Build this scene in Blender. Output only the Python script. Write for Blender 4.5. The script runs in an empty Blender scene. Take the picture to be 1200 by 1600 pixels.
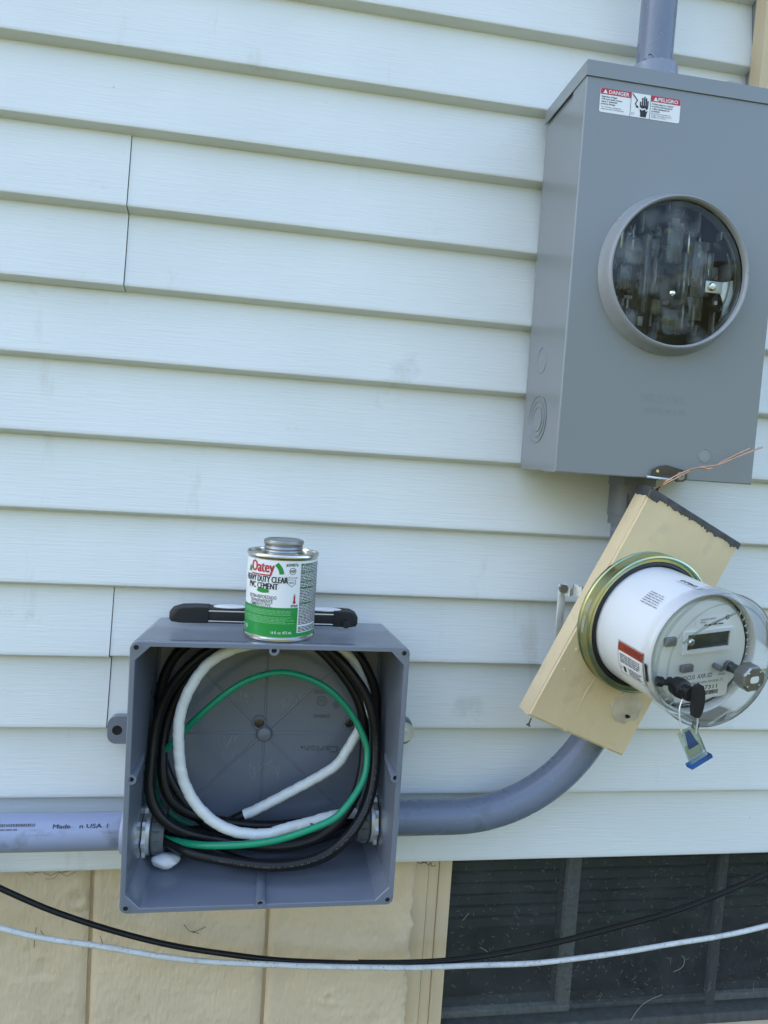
import bpy, bmesh, math, random
from mathutils import Vector, Matrix, noise
R_ = math.radians
random.seed(7)
sc = bpy.context.scene
COL = sc.collection

# ------------------------------------------------------------------ camera, sky, sun, exposure
cam_d = bpy.data.cameras.new("camera"); cam = bpy.data.objects.new("camera", cam_d); COL.objects.link(cam)
cam_d.sensor_fit = 'HORIZONTAL'; cam_d.sensor_width = 36.0; cam_d.lens = 36.0 * 1110.0 / 1200.0
cam_d.clip_start = 0.02; cam_d.clip_end = 500
rx, ux, fw = Vector((0.9857625, -0.15502769, 0.0651053)), Vector((-0.05319649, 0.07976806, 0.99539298)), Vector((0.1595068, 0.98468445, -0.07038543))
mw = Matrix((rx, ux, -fw)).transposed().to_4x4(); mw.translation = Vector((0, -1.01247, 1.45056))
cam.matrix_world = mw
sc.camera = cam

SUN_EL, SUN_AZ = R_(42), R_(-62)            # the sun stands behind the house, the wall is in open shade
w = bpy.data.worlds.new("World"); sc.world = w; w.use_nodes = True
nt = w.node_tree; nt.nodes.clear()
sky = nt.nodes.new('ShaderNodeTexSky'); sky.sky_type = 'NISHITA'; sky.sun_disc = False
sky.sun_elevation = SUN_EL; sky.sun_rotation = SUN_AZ; sky.air_density = 1.0; sky.dust_density = 2.2; sky.ozone_density = 0.25
bg = nt.nodes.new('ShaderNodeBackground'); bg.inputs[1].default_value = 0.13
wo = nt.nodes.new('ShaderNodeOutputWorld')
nt.links.new(sky.outputs[0], bg.inputs[0]); nt.links.new(bg.outputs[0], wo.inputs[0])
sd = bpy.data.lights.new("sun", 'SUN'); sd.energy = 3.6; sd.angle = R_(0.53); sd.color = (1.0, 0.95, 0.87)
sun = bpy.data.objects.new("sun", sd); COL.objects.link(sun)
to_sun = Vector((math.sin(SUN_AZ) * math.cos(SUN_EL), math.cos(SUN_AZ) * math.cos(SUN_EL), math.sin(SUN_EL)))
sun.rotation_euler = to_sun.to_track_quat('Z', 'Y').to_euler(); sun.location = (-12, 8, 12)
sc.view_settings.view_transform = 'Standard'; sc.view_settings.look = 'None'
sc.view_settings.gamma = 1.0; sc.view_settings.use_curve_mapping = False
sc.view_settings.exposure = 2.42

# ------------------------------------------------------------------ materials
def pm(name, col, rough=0.5, metal=0.0, var=0.12, vscale=6.0, stretch=(1, 1, 1), bump=0.0, bscale=80.0, bstretch=(1, 1, 1),
       specks=None, spots=None, spot_scale=20.0, spot_lo=0.62, spot_hi=0.7, rvar=0.1, spec=0.5, coat=0.0, bdist=0.001, streak=None):
    m = bpy.data.materials.new(name); m.use_nodes = True
    t = m.node_tree; N = t.nodes; L = t.links; b = N['Principled BSDF']
    b.inputs['Metallic'].default_value = metal; b.inputs['Specular IOR Level'].default_value = spec
    b.inputs['Coat Weight'].default_value = coat
    tc = N.new('ShaderNodeTexCoord')
    mp = N.new('ShaderNodeMapping'); mp.inputs['Scale'].default_value = stretch; L.new(tc.outputs['Object'], mp.inputs[0])
    n1 = N.new('ShaderNodeTexNoise'); n1.inputs['Scale'].default_value = vscale; n1.inputs['Detail'].default_value = 6; L.new(mp.outputs[0], n1.inputs[0])
    cr = N.new('ShaderNodeValToRGB'); L.new(n1.outputs[0], cr.inputs[0])
    c = Vector(col)
    cr.color_ramp.elements[0].position = 0.3; cr.color_ramp.elements[1].position = 0.7
    cr.color_ramp.elements[0].color = (*(c * (1 - var)), 1); cr.color_ramp.elements[1].color = (*(c * (1 + var)), 1)
    out = cr.outputs[0]
    def over(out, colr, scale, lo, hi, st):
        m2 = N.new('ShaderNodeMapping'); m2.inputs['Scale'].default_value = st; L.new(tc.outputs['Object'], m2.inputs[0])
        n2 = N.new('ShaderNodeTexNoise'); n2.inputs['Scale'].default_value = scale; n2.inputs['Detail'].default_value = 8; n2.inputs['Roughness'].default_value = 0.62
        L.new(m2.outputs[0], n2.inputs[0])
        r2 = N.new('ShaderNodeMapRange'); r2.inputs[1].default_value = lo; r2.inputs[2].default_value = hi; L.new(n2.outputs[0], r2.inputs[0])
        mx = N.new('ShaderNodeMix'); mx.data_type = 'RGBA'; L.new(r2.outputs[0], mx.inputs[0]); L.new(out, mx.inputs[6]); mx.inputs[7].default_value = (*colr, 1)
        return mx.outputs[2]
    if spots: out = over(out, spots, spot_scale, spot_lo, spot_hi, (1, 1, 1))
    if specks: out = over(out, specks[0], specks[1], specks[2], specks[3], (1, 1, 1))
    if streak: out = over(out, streak[0], streak[1], streak[2], streak[3], streak[4])
    L.new(out, b.inputs['Base Color'])
    rr = N.new('ShaderNodeMapRange'); rr.inputs[3].default_value = max(0.02, rough - rvar); rr.inputs[4].default_value = min(1, rough + rvar)
    n3 = N.new('ShaderNodeTexNoise'); n3.inputs['Scale'].default_value = vscale * 3.3; n3.inputs['Detail'].default_value = 5
    L.new(tc.outputs['Object'], n3.inputs[0]); L.new(n3.outputs[0], rr.inputs[0]); L.new(rr.outputs[0], b.inputs['Roughness'])
    if bump:
        mb = N.new('ShaderNodeMapping'); mb.inputs['Scale'].default_value = bstretch; L.new(tc.outputs['Object'], mb.inputs[0])
        nb = N.new('ShaderNodeTexNoise'); nb.inputs['Scale'].default_value = bscale; nb.inputs['Detail'].default_value = 5; L.new(mb.outputs[0], nb.inputs[0])
        bp = N.new('ShaderNodeBump'); bp.inputs['Strength'].default_value = bump; bp.inputs['Distance'].default_value = bdist
        L.new(nb.outputs[0], bp.inputs['Height']); L.new(bp.outputs[0], b.inputs['Normal'])
    return m

def clear_mat(name, tint=(0.96, 0.98, 0.97), rough=0.03, haze=0.0, haze_col=(0.6, 0.65, 0.68), ior=1.5, lo=0.38, hi=0.72, hscale=14):
    """thin clear polycarbonate or glass sheet: lets light through, reflects by Fresnel, haze stands for dust and painted reflections"""
    m = bpy.data.materials.new(name); m.use_nodes = True
    t = m.node_tree; N = t.nodes; L = t.links; N.clear()
    tr = N.new('ShaderNodeBsdfTransparent'); tr.inputs[0].default_value = (*tint, 1)
    gl = N.new('ShaderNodeBsdfGlossy'); gl.inputs['Roughness'].default_value = rough
    fr = N.new('ShaderNodeFresnel'); fr.inputs[0].default_value = ior
    mx = N.new('ShaderNodeMixShader'); L.new(fr.outputs[0], mx.inputs[0]); L.new(tr.outputs[0], mx.inputs[1]); L.new(gl.outputs[0], mx.inputs[2])
    o = N.new('ShaderNodeOutputMaterial'); last = mx.outputs[0]
    if haze:
        df = N.new('ShaderNodeBsdfDiffuse'); df.inputs[0].default_value = (*haze_col, 1)
        tc = N.new('ShaderNodeTexCoord'); nz = N.new('ShaderNodeTexNoise'); nz.inputs['Scale'].default_value = hscale; nz.inputs['Detail'].default_value = 8
        L.new(tc.outputs['Object'], nz.inputs[0])
        mr = N.new('ShaderNodeMapRange'); mr.inputs[1].default_value = lo; mr.inputs[2].default_value = hi; mr.inputs[3].default_value = 0; mr.inputs[4].default_value = haze
        L.new(nz.outputs[0], mr.inputs[0])
        m2 = N.new('ShaderNodeMixShader'); L.new(mr.outputs[0], m2.inputs[0]); L.new(last, m2.inputs[1]); L.new(df.outputs[0], m2.inputs[2]); last = m2.outputs[0]
    L.new(last, o.inputs[0])
    return m

def chromate_mat():
    m = pm('yellow_chromate_zinc', (0.55, 0.5, 0.3), 0.3, 1.0, bump=0.05)
    t = m.node_tree; N = t.nodes; L = t.links; b = N['Principled BSDF']
    tc = N.new('ShaderNodeTexCoord'); nz = N.new('ShaderNodeTexNoise'); nz.inputs['Scale'].default_value = 11; nz.inputs['Detail'].default_value = 3
    L.new(tc.outputs['Object'], nz.inputs[0])
    cr = N.new('ShaderNodeValToRGB'); L.new(nz.outputs[0], cr.inputs[0]); e = cr.color_ramp.elements
    e[0].position = 0.3; e[0].color = (0.56, 0.50, 0.40, 1); e[1].position = 0.72; e[1].color = (0.55, 0.46, 0.46, 1)
    for p, c in ((0.42, (0.60, 0.55, 0.24, 1)), (0.52, (0.36, 0.48, 0.36, 1)), (0.6, (0.60, 0.56, 0.30, 1))):
        k = e.new(p); k.color = c
    L.new(cr.outputs[0], b.inputs['Base Color'])
    return m

M = {}
M['siding'] = pm('white_vinyl', (0.71, 0.735, 0.71), 0.42, var=0.035, vscale=5, bump=0.8, bscale=1.0, bstretch=(22, 40, 420), bdist=0.0007,
                 specks=((0.20, 0.19, 0.16), 55, 0.735, 0.775), spots=(0.50, 0.51, 0.47), spot_scale=8, spot_lo=0.64, spot_hi=0.80, streak=((0.5, 0.49, 0.43), 1.0, 0.62, 0.86, (14, 14, 3)))
M['lawn'] = pm('lawn_grass', (0.062, 0.066, 0.020), 0.8, var=0.45, vscale=3, bump=0.6, bscale=60, bdist=0.02)
M['core'] = pm('wall_sheathing', (0.4, 0.4, 0.38), 0.7)
M['roof'] = pm('roof_shingle', (0.10, 0.10, 0.11), 0.85, bump=0.3)
M['tanblock'] = pm('tan_masonry_paint', (0.70, 0.56, 0.37), 0.62, var=0.07, vscale=9, bump=0.9, bscale=1, bstretch=(190, 190, 70), bdist=0.0022, rvar=0.08,
                   spots=(0.36, 0.27, 0.14), spot_scale=16, spot_lo=0.66, spot_hi=0.8)
M['tanpaint'] = pm('tan_enamel', (0.72, 0.575, 0.355), 0.42, var=0.06, vscale=14, bump=0.5, bscale=1, bstretch=(150, 150, 60), bdist=0.0009,
                   spots=(0.56, 0.47, 0.31), spot_scale=16, spot_lo=0.56, spot_hi=0.74, specks=((0.16, 0.12, 0.07), 70, 0.72, 0.76))
M['tanwood'] = pm('tan_painted_wood', (0.68, 0.54, 0.35), 0.55, var=0.07, vscale=10, stretch=(6, 1, 0.7), bump=0.35, bscale=1, bstretch=(260, 200, 14), bdist=0.0008,
                  spots=(0.28, 0.21, 0.11), spot_scale=40, spot_lo=0.7, spot_hi=0.78)
M['metergrey'] = pm('grey_enamel', (0.222, 0.245, 0.258), 0.24, var=0.02, vscale=4, bump=0.05, bscale=300, bdist=0.0002, rvar=0.04)
M['ringgrey'] = pm('grey_enamel_ring', (0.27, 0.285, 0.295), 0.3, var=0.02)
M['pvc'] = pm('grey_pvc_box', (0.172, 0.192, 0.232), 0.16, var=0.05, vscale=7, rvar=0.07, bump=0.05, bscale=40, bdist=0.0003,
              spots=(0.24, 0.26, 0.28), spot_scale=30, spot_lo=0.7, spot_hi=0.85)
M['pvcemboss'] = pm('grey_pvc_raised', (0.12, 0.13, 0.14), 0.35)
M['pvcscuff'] = pm('scuffed_pvc', (0.34, 0.36, 0.37), 0.55)
M['conduit'] = pm('blue_grey_conduit', (0.31, 0.355, 0.50), 0.36, var=0.08, vscale=7, spots=(0.11, 0.115, 0.125), spot_scale=11, spot_lo=0.58, spot_hi=0.78, rvar=0.08,
                  streak=((0.10, 0.105, 0.115), 1.0, 0.6, 0.8, (9, 60, 60)))
M['conduit_shaded'] = pm('shaded_grey_conduit', (0.160, 0.190, 0.255), 0.27, var=0.08, vscale=7, spots=(0.10, 0.105, 0.115), spot_scale=14, spot_lo=0.64, spot_hi=0.8, rvar=0.08)  # darker base carries the shade on the sweep pipe
M['fitting2'] = pm('grey_fitting_dark', (0.23, 0.26, 0.33), 0.28, var=0.04)
M['fitting'] = pm('grey_fitting', (0.32, 0.365, 0.47), 0.32, var=0.04)
M['bushing'] = pm('dark_grey_bushing', (0.125, 0.14, 0.155), 0.42)
M['zinc'] = pm('galvanised_steel', (0.72, 0.75, 0.76), 0.42, 0.65, var=0.2, vscale=40, bump=0.1)
M['steel'] = pm('dull_steel', (0.33, 0.33, 0.32), 0.42, 1.0, var=0.12, vscale=30)
M['tin'] = pm('tin_plate', (0.55, 0.54, 0.5), 0.22, 1.0, var=0.1, vscale=30, bump=0.06)
M['chrome'] = pm('bright_metal', (0.75, 0.76, 0.77), 0.15, 1.0)
M['darksteel'] = pm('blackened_steel', (0.10, 0.095, 0.085), 0.35, 0.8)
M['black'] = pm('black_cable_sheath', (0.007, 0.007, 0.008), 0.36, var=0.2, spec=0.35, bump=0.05, bscale=30)
M['rubber'] = pm('black_rubber', (0.014, 0.014, 0.016), 0.5, var=0.15)
M['hole'] = pm('dark_hole', (0.006, 0.006, 0.007), 0.8)
M['whitetape'] = pm('white_phase_tape', (0.72, 0.74, 0.72), 0.38, var=0.05, vscale=30, spots=(0.5, 0.5, 0.47), spot_scale=50, spot_lo=0.68, spot_hi=0.8)
M['green'] = pm('green_insulation', (0.010, 0.27, 0.135), 0.26, var=0.08)
M['whitecable'] = pm('weathered_white_cable', (0.60, 0.62, 0.60), 0.6, var=0.1, vscale=60, spots=(0.22, 0.22, 0.21), spot_scale=220, spot_lo=0.55, spot_hi=0.75, bump=0.3, bscale=300)
M['foam'] = pm('white_foam', (0.78, 0.80, 0.82), 0.6, var=0.03)
M['copper'] = pm('bare_copper', (0.80, 0.46, 0.29), 0.2, 1.0, var=0.12, vscale=60)
M['putty'] = pm('dark_duct_seal', (0.07, 0.073, 0.08), 0.6, var=0.35, vscale=60, bump=0.6, bscale=150, spots=(0.3, 0.3, 0.29), spot_scale=70, spot_lo=0.67, spot_hi=0.75)
M['caulk'] = pm('pale_caulk', (0.58, 0.50, 0.38), 0.6, var=0.15, vscale=50, bump=0.3)
M['whiteplastic'] = pm('white_meter_plastic', (0.74, 0.755, 0.765), 0.22, var=0.015, vscale=4, rvar=0.03)
M['faceplastic'] = pm('pale_grey_plastic', (0.74, 0.76, 0.73), 0.4, var=0.02)
M['greyplastic'] = pm('mid_grey_plastic', (0.16, 0.17, 0.18), 0.4)
M['lcd'] = pm('dark_lcd', (0.045, 0.055, 0.042), 0.15, var=0.03)
M['white'] = pm('white_print', (0.80, 0.81, 0.82), 0.42, var=0.015)
M['blackink'] = pm('black_ink', (0.012, 0.012, 0.014), 0.5)
M['greyink'] = pm('grey_ink', (0.10, 0.10, 0.11), 0.5)
M['red'] = pm('red_print', (0.46, 0.02, 0.035), 0.4, var=0.03)
M['orange'] = pm('orange_red_print', (0.36, 0.055, 0.02), 0.4, var=0.03)
M['labelgreen'] = pm('green_print', (0.008, 0.27, 0.05), 0.33, var=0.03)
M['palegreen'] = pm('pale_green_print', (0.17, 0.46, 0.2), 0.4)
M['blueplastic'] = clear_mat('blue_clear_plastic', (0.25, 0.45, 0.85), 0.08, 0.55, (0.07, 0.24, 0.60))
M['clear'] = clear_mat('clear_polycarbonate', (0.988, 0.993, 0.99), 0.012, ior=1.30)
M['clear_edge'] = clear_mat('clear_polycarbonate_edge', (0.80, 0.86, 0.82), 0.04)
M['sockglass'] = clear_mat('socket_cover_clear', (0.90, 0.92, 0.90), 0.025, 0.30, (0.45, 0.49, 0.51), lo=0.5, hi=0.78, hscale=26, ior=1.32)  # pale patchy haze paints smoky reflections into the cover
M['fin'] = clear_mat('clear_fin', (0.80, 0.83, 0.83), 0.05, 0.26, (0.5, 0.54, 0.56))  # pale haze puts bright highlights into the fin colour
M['finedge'] = clear_mat('clear_moulding_edge', (0.55, 0.58, 0.58), 0.06, 0.5, (0.55, 0.6, 0.62))  # heavier haze paints light lines along the clear edges
M['sockshade'] = pm('shaded_socket_interior', (0.016, 0.017, 0.016), 0.5, var=0.3, vscale=16)  # near-black base stands for shade inside the grey enamelled box
M['sockgrey'] = pm('socket_insulator', (0.055, 0.062, 0.065), 0.4, var=0.3, vscale=20)
M['olive'] = pm('olive_insulator', (0.10, 0.10, 0.075), 0.45, var=0.3, vscale=20)
M['winframe'] = pm('weathered_dark_frame', (0.062, 0.066, 0.065), 0.7, var=0.3, vscale=60, stretch=(1, 1, 0.3), bump=0.6, bscale=200, spots=(0.11, 0.11, 0.105), spot_scale=70, spot_lo=0.6, spot_hi=0.74)
M['winpale'] = pm('peeling_grey_frame', (0.14, 0.145, 0.14), 0.7, var=0.3, vscale=60, bump=0.6, bscale=200, spots=(0.07, 0.07, 0.065), spot_scale=60, spot_lo=0.55, spot_hi=0.66)
M['slat'] = pm('dark_green_slat', (0.075, 0.085, 0.07), 0.6, var=0.2)
M['room_shade'] = pm('dark_interior', (0.02, 0.022, 0.02), 0.8)
M['pane'] = clear_mat('dusty_window_glass', (0.70, 0.74, 0.72), 0.12, 0.17, (0.22, 0.24, 0.24), ior=1.28)
M['screen'] = clear_mat('dark_insect_screen', (0.86, 0.88, 0.87), 0.5, 0.26, (0.150, 0.162, 0.165), ior=1.04, lo=-0.3, hi=0.75, hscale=120)
M['twig'] = pm('dry_twig', (0.09, 0.065, 0.035), 0.8)
M['straw'] = pm('pale_dry_grass', (0.34, 0.31, 0.23), 0.7)
M['dirt'] = pm('dark_dirt', (0.07, 0.055, 0.035), 0.9, var=0.4, vscale=80)

# ------------------------------------------------------------------ mesh helpers
class MB:
    def __init__(s): s.v = []; s.f = []
    def add(s, vs, fs):
        o = len(s.v); s.v += [tuple(x) for x in vs]; s.f += [tuple(i + o for i in q) for q in fs]; return s
    def box(s, x0, x1, y0, y1, z0, z1):
        return s.add([(x, y, z) for z in (z0, z1) for y in (y0, y1) for x in (x0, x1)],
                     [(0, 2, 3, 1), (4, 5, 7, 6), (0, 1, 5, 4), (2, 6, 7, 3), (0, 4, 6, 2), (1, 3, 7, 5)])
    def bbox(s, x0, x1, y0, y1, z0, z1, b=0.001, seg=2):
        bm = bmesh.new(); bmesh.ops.create_cube(bm, size=1.0)
        for v in bm.verts: v.co = Vector(((x0 + x1) / 2 + v.co.x * (x1 - x0), (y0 + y1) / 2 + v.co.y * (y1 - y0), (z0 + z1) / 2 + v.co.z * (z1 - z0)))
        bmesh.ops.bevel(bm, geom=bm.edges[:], offset=b, segments=seg, affect='EDGES', profile=0.5)
        return s.bm(bm)
    def bm(s, bm):
        bm.verts.index_update(); r = s.add([v.co[:] for v in bm.verts], [[v.index for v in f.verts] for f in bm.faces]); bm.free(); return r
    def prism(s, pts, axis, a, b):
        """closed 2-D outline pushed from a to b along axis ('x','y' or 'z')"""
        def P(u, v, t): return {'x': (t, u, v), 'y': (u, t, v), 'z': (u, v, t)}[axis]
        n = len(pts)
        return s.add([P(u, v, a) for u, v in pts] + [P(u, v, b) for u, v in pts],
                     [tuple(range(n))[::-1], tuple(range(n, 2 * n))] + [(i, (i + 1) % n, n + (i + 1) % n, n + i) for i in range(n)])
    def lathe(s, prof, c, ax=(0, 0, 1), n=48, a0=0.0, a1=None, ref=None):
        """profile (radius, height) turned about the axis ax through c"""
        ax = Vector(ax).normalized(); e1 = Vector(ref) if ref else (Vector((1, 0, 0)) if abs(ax.x) < 0.9 else Vector((0, 0, 1)))
        e1 = (e1 - ax * e1.dot(ax)).normalized(); e2 = ax.cross(e1); c = Vector(c)
        full = a1 is None; m = n if full else n + 1; st = (2 * math.pi if full else a1 - a0) / n
        vs = []; rows = []
        for r, h in prof:
            if r < 1e-7: rows.append([len(vs)]); vs.append(c + ax * h)
            else:
                rows.append(list(range(len(vs), len(vs) + m)))
                for i in range(m):
                    t = a0 + st * i; vs.append(c + ax * h + (e1 * math.cos(t) + e2 * math.sin(t)) * r)
        fs = []
        for A, B in zip(rows, rows[1:]):
            for i in range(n):
                j = (i + 1) % m
                if len(A) == 1 and len(B) == 1: continue
                if len(A) == 1: fs.append((A[0], B[j], B[i]))
                elif len(B) == 1: fs.append((A[i], A[j], B[0]))
                else: fs.append((A[i], A[j], B[j], B[i]))
        return s.add(vs, fs)
    def tube(s, pts, r, n=14, caps=True, wob=0.0):
        pts = [Vector(p) for p in pts]; m = len(pts); T = []
        for i in range(m): T.append((pts[min(i + 1, m - 1)] - pts[max(i - 1, 0)]).normalized())
        up = Vector((0, 1, 0)) if abs(T[0].y) < 0.9 else Vector((1, 0, 0)); nrm = (up - T[0] * up.dot(T[0])).normalized()
        vs = []; fs = []
        for i in range(m):
            nrm = (nrm - T[i] * nrm.dot(T[i])).normalized(); bn = T[i].cross(nrm)
            rr = (r[i] if hasattr(r, '__len__') else r) * (1 + wob * (noise.noise(pts[i] * 60)))
            for k in range(n):
                a = 2 * math.pi * k / n; vs.append(pts[i] + (nrm * math.cos(a) + bn * math.sin(a)) * rr)
        for i in range(m - 1):
            for k in range(n): fs.append((i * n + k, i * n + (k + 1) % n, (i + 1) * n + (k + 1) % n, (i + 1) * n + k))
        if caps: fs += [tuple(range(n))[::-1], tuple((m - 1) * n + k for k in range(n))]
        return s.add(vs, fs)
    def flat(s, polys, fn):
        """2-D pieces (verts, faces) laid on a surface by fn(u, v)"""
        for vs, fs in polys: s.add([fn(u, v) for u, v in vs], fs)
        return s

ORG = {}
def obj(name, mb, mat, parent=None, smooth=35, recalc=True):
    me = bpy.data.meshes.new(name)
    o0 = ORG.get(parent.name, Vector((0, 0, 0))) if parent else Vector((0, 0, 0))
    me.from_pydata([(a - o0.x, b - o0.y, c - o0.z) for a, b, c in mb.v], [], mb.f); me.validate()
    if recalc:
        bm = bmesh.new(); bm.from_mesh(me); bmesh.ops.recalc_face_normals(bm, faces=bm.faces); bm.to_mesh(me); bm.free()
    if smooth:
        me.shade_smooth(); me.set_sharp_from_angle(angle=R_(smooth))
    me.materials.append(M[mat] if isinstance(mat, str) else mat)
    o = bpy.data.objects.new(name, me); COL.objects.link(o)
    if parent: o.parent = parent
    ORG[o.name] = o0
    return o
def tag(o, label, cat, group=None, kind=None):
    if label: o['label'] = label
    if cat: o['category'] = cat
    if group: o['group'] = group
    if kind: o['kind'] = kind
    return o
def thing(name, label, cat, loc=(0, 0, 0), rot=None, group=None, local=False):
    o = bpy.data.objects.new(name, None); COL.objects.link(o); o.empty_display_size = 0.05
    if rot is not None: m = rot.to_4x4(); m.translation = Vector(loc); o.matrix_world = m
    else: o.location = loc
    ORG[o.name] = Vector((0, 0, 0)) if (local or rot is not None) else Vector(loc)
    return tag(o, label, cat, group)
def struct(name, mb, mat, **k):
    o = obj(name, mb, mat, **k); o['kind'] = 'structure'; return o

# flat print: 2-D pieces
_tc = {}
def text2d(s, size=1.0, x=0.0, y=0.0, align='L', bold=0.0, sx=1.0, width=None, rot180=False):
    key = (s, bold)
    if key not in _tc:
        cu = bpy.data.curves.new('tmp_text', 'FONT'); cu.body = s; cu.size = 1.0; cu.offset = bold; cu.resolution_u = 2; cu.fill_mode = 'FRONT'
        ob = bpy.data.objects.new('tmp_text', cu); COL.objects.link(ob)
        dg = bpy.context.evaluated_depsgraph_get(); me = ob.evaluated_get(dg).to_mesh()
        _tc[key] = ([(v.co.x, v.co.y) for v in me.vertices], [tuple(p.vertices) for p in me.polygons])
        bpy.data.objects.remove(ob); bpy.data.curves.remove(cu)
    vs, fs = _tc[key]
    if not vs: return ([], [])
    x0 = min(v[0] for v in vs); x1 = max(v[0] for v in vs)
    k = size / 0.7; kx = (width / (x1 - x0)) if width else k * sx
    w = (x1 - x0) * kx; off = {'L': 0, 'C': -w / 2, 'R': -w}[align]
    out = [((a - x0) * kx + off, b * k) for a, b in vs]
    if rot180: out = [(-a, -b) for a, b in out]
    return ([(a + x, b + y) for a, b in out], fs)
def fat(s, size, x, y, d, n=3, **k):
    """heavy lettering: the same word laid n times side by side, list of layers"""
    return [text2d(s, size, x + d * (i - (n - 1) / 2), y, **k) for i in range(n)]
def layers(lists, fnk, k0, dk=0.00003):
    mb = MB()
    for L_ in lists:
        for i, p in enumerate(L_): mb.flat([p], fnk(k0 + dk * i))
    return mb
def rect2d(x0, x1, y0, y1, nx=1):
    vs = [(x0 + (x1 - x0) * i / nx, y) for y in (y0, y1) for i in range(nx + 1)]
    return (vs, [(i, i + 1, nx + 2 + i, nx + 1 + i) for i in range(nx)])
def rrect2d(x0, x1, y0, y1, r):
    p = []
    for cx, cy, a in ((x1 - r, y1 - r, 0), (x0 + r, y1 - r, 90), (x0 + r, y0 + r, 180), (x1 - r, y0 + r, 270)):
        p += [(cx + r * math.cos(R_(a + t)), cy + r * math.sin(R_(a + t))) for t in (0, 30, 60, 90)]
    return (p, [tuple(range(len(p)))])
def ring2d(cx, cy, r0, r1, n=28, a0=0, a1=360):
    vs = []
    for i in range(n + 1):
        a = R_(a0 + (a1 - a0) * i / n); vs += [(cx + r0 * math.cos(a), cy + r0 * math.sin(a)), (cx + r1 * math.cos(a), cy + r1 * math.sin(a))]
    return (vs, [(2 * i, 2 * i + 1, 2 * i + 3, 2 * i + 2) for i in range(n)])
def disc2d(cx, cy, r, n=20): return ([(cx + r * math.cos(2 * math.pi * i / n), cy + r * math.sin(2 * math.pi * i / n)) for i in range(n)], [tuple(range(n))])
def poly2d(pts): return (list(pts), [tuple(range(len(pts)))])
def stroke2d(pts, wd):
    out = []
    for (a, b), (c, d) in zip(pts, pts[1:]):
        l = math.hypot(c - a, d - b) or 1; nx, ny = -(d - b) / l * wd / 2, (c - a) / l * wd / 2; ex, ey = (c - a) / l * wd * .3, (d - b) / l * wd * .3
        out.append(poly2d([(a + nx - ex, b + ny - ey), (a - nx - ex, b - ny - ey), (c - nx + ex, d - ny + ey), (c + nx + ex, d + ny + ey)]))
    return out
def fine2d(x0, x1, y0, y1, n, rnd, fill=0.55, ragged=0.25):
    """lines of print too small to read: short dashes like words"""
    out = []; st = (y1 - y0) / n
    for i in range(n):
        y = y1 - st * (i + 1); x = x0; xe = x1 - (x1 - x0) * ragged * rnd.random()
        while x < xe:
            wl = min((0.6 + 1.8 * rnd.random()) * st * 1.6, xe - x)
            out.append(rect2d(x, x + wl, y, y + st * fill)); x += wl + st * 0.45
    return out
def plane_fn(y, x0=0.0, z0=0.0): return lambda u, v: (x0 + u, y, z0 + v)

def spline(pts, sub=7):
    pts = [Vector(p) for p in pts]; out = []
    for i in range(len(pts) - 1):
        a, b, c, d = pts[max(i - 1, 0)], pts[i], pts[i + 1], pts[min(i + 2, len(pts) - 1)]
        for k in range(sub):
            t = k / sub; out.append(0.5 * ((2 * b) + (c - a) * t + (2 * a - 5 * b + 4 * c - d) * t * t + (3 * b - a - 3 * c + d) * t ** 3))
    out.append(pts[-1]); return out
def smooth_path(p, it=2):
    for _ in range(it): p = [p[0]] + [(p[i - 1] + p[i] * 2 + p[i + 1]) / 4 for i in range(1, len(p) - 1)] + [p[-1]]
    return p

# ------------------------------------------------------------------ ground
g = MB(); vs = []; nx, ny = 40, 44                      # level by the house, rising to an unseen bank added to block low sky light
for j in range(ny + 1):
    y = 40 - 130 * j / ny
    for i in range(nx + 1):
        x = -80 + 160 * i / nx; t = min(1, max(0, (-y - 16) / 22)); t = t * t * (3 - 2 * t)
        vs.append((x, y, 13.0 * t * (1 + 0.25 * noise.noise(Vector((x * 0.07, y * 0.07, 3)))) + (1.2 * noise.noise(Vector((x * 0.3, y * 0.3, 1))) * t)))
g.add(vs, [(j * (nx + 1) + i, j * (nx + 1) + i + 1, (j + 1) * (nx + 1) + i + 1, (j + 1) * (nx + 1) + i) for j in range(ny) for i in range(nx)])
struct('lawn_and_blocking_bank', g, 'lawn', smooth=60)

# ------------------------------------------------------------------ the house
LIP = [2.0719, 1.9672, 1.8673, 1.7650, 1.6611, 1.5631, 1.4604, 1.3579, 1.2558, 1.1566, 1.0558, 0.9550, 0.8481]
while LIP[0] < 4.3: LIP.insert(0, LIP[0] + 0.1020)
BASE = LIP[-1]
house = thing('house', 'house wall of white vinyl siding over a tan painted block foundation', 'house', (0, 0.02, 0))
obj('wall', MB().box(-5, 5, 0.022, 8, BASE - 0.004, 5.1), 'core', house, smooth=0)
obj('roof', MB().prism([(-0.45, 5.1), (8.45, 5.1), (8.45, 5.22), (4, 7.6), (-0.45, 5.22)], 'x', -5.4, 5.4), 'roof', house, smooth=0)

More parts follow.
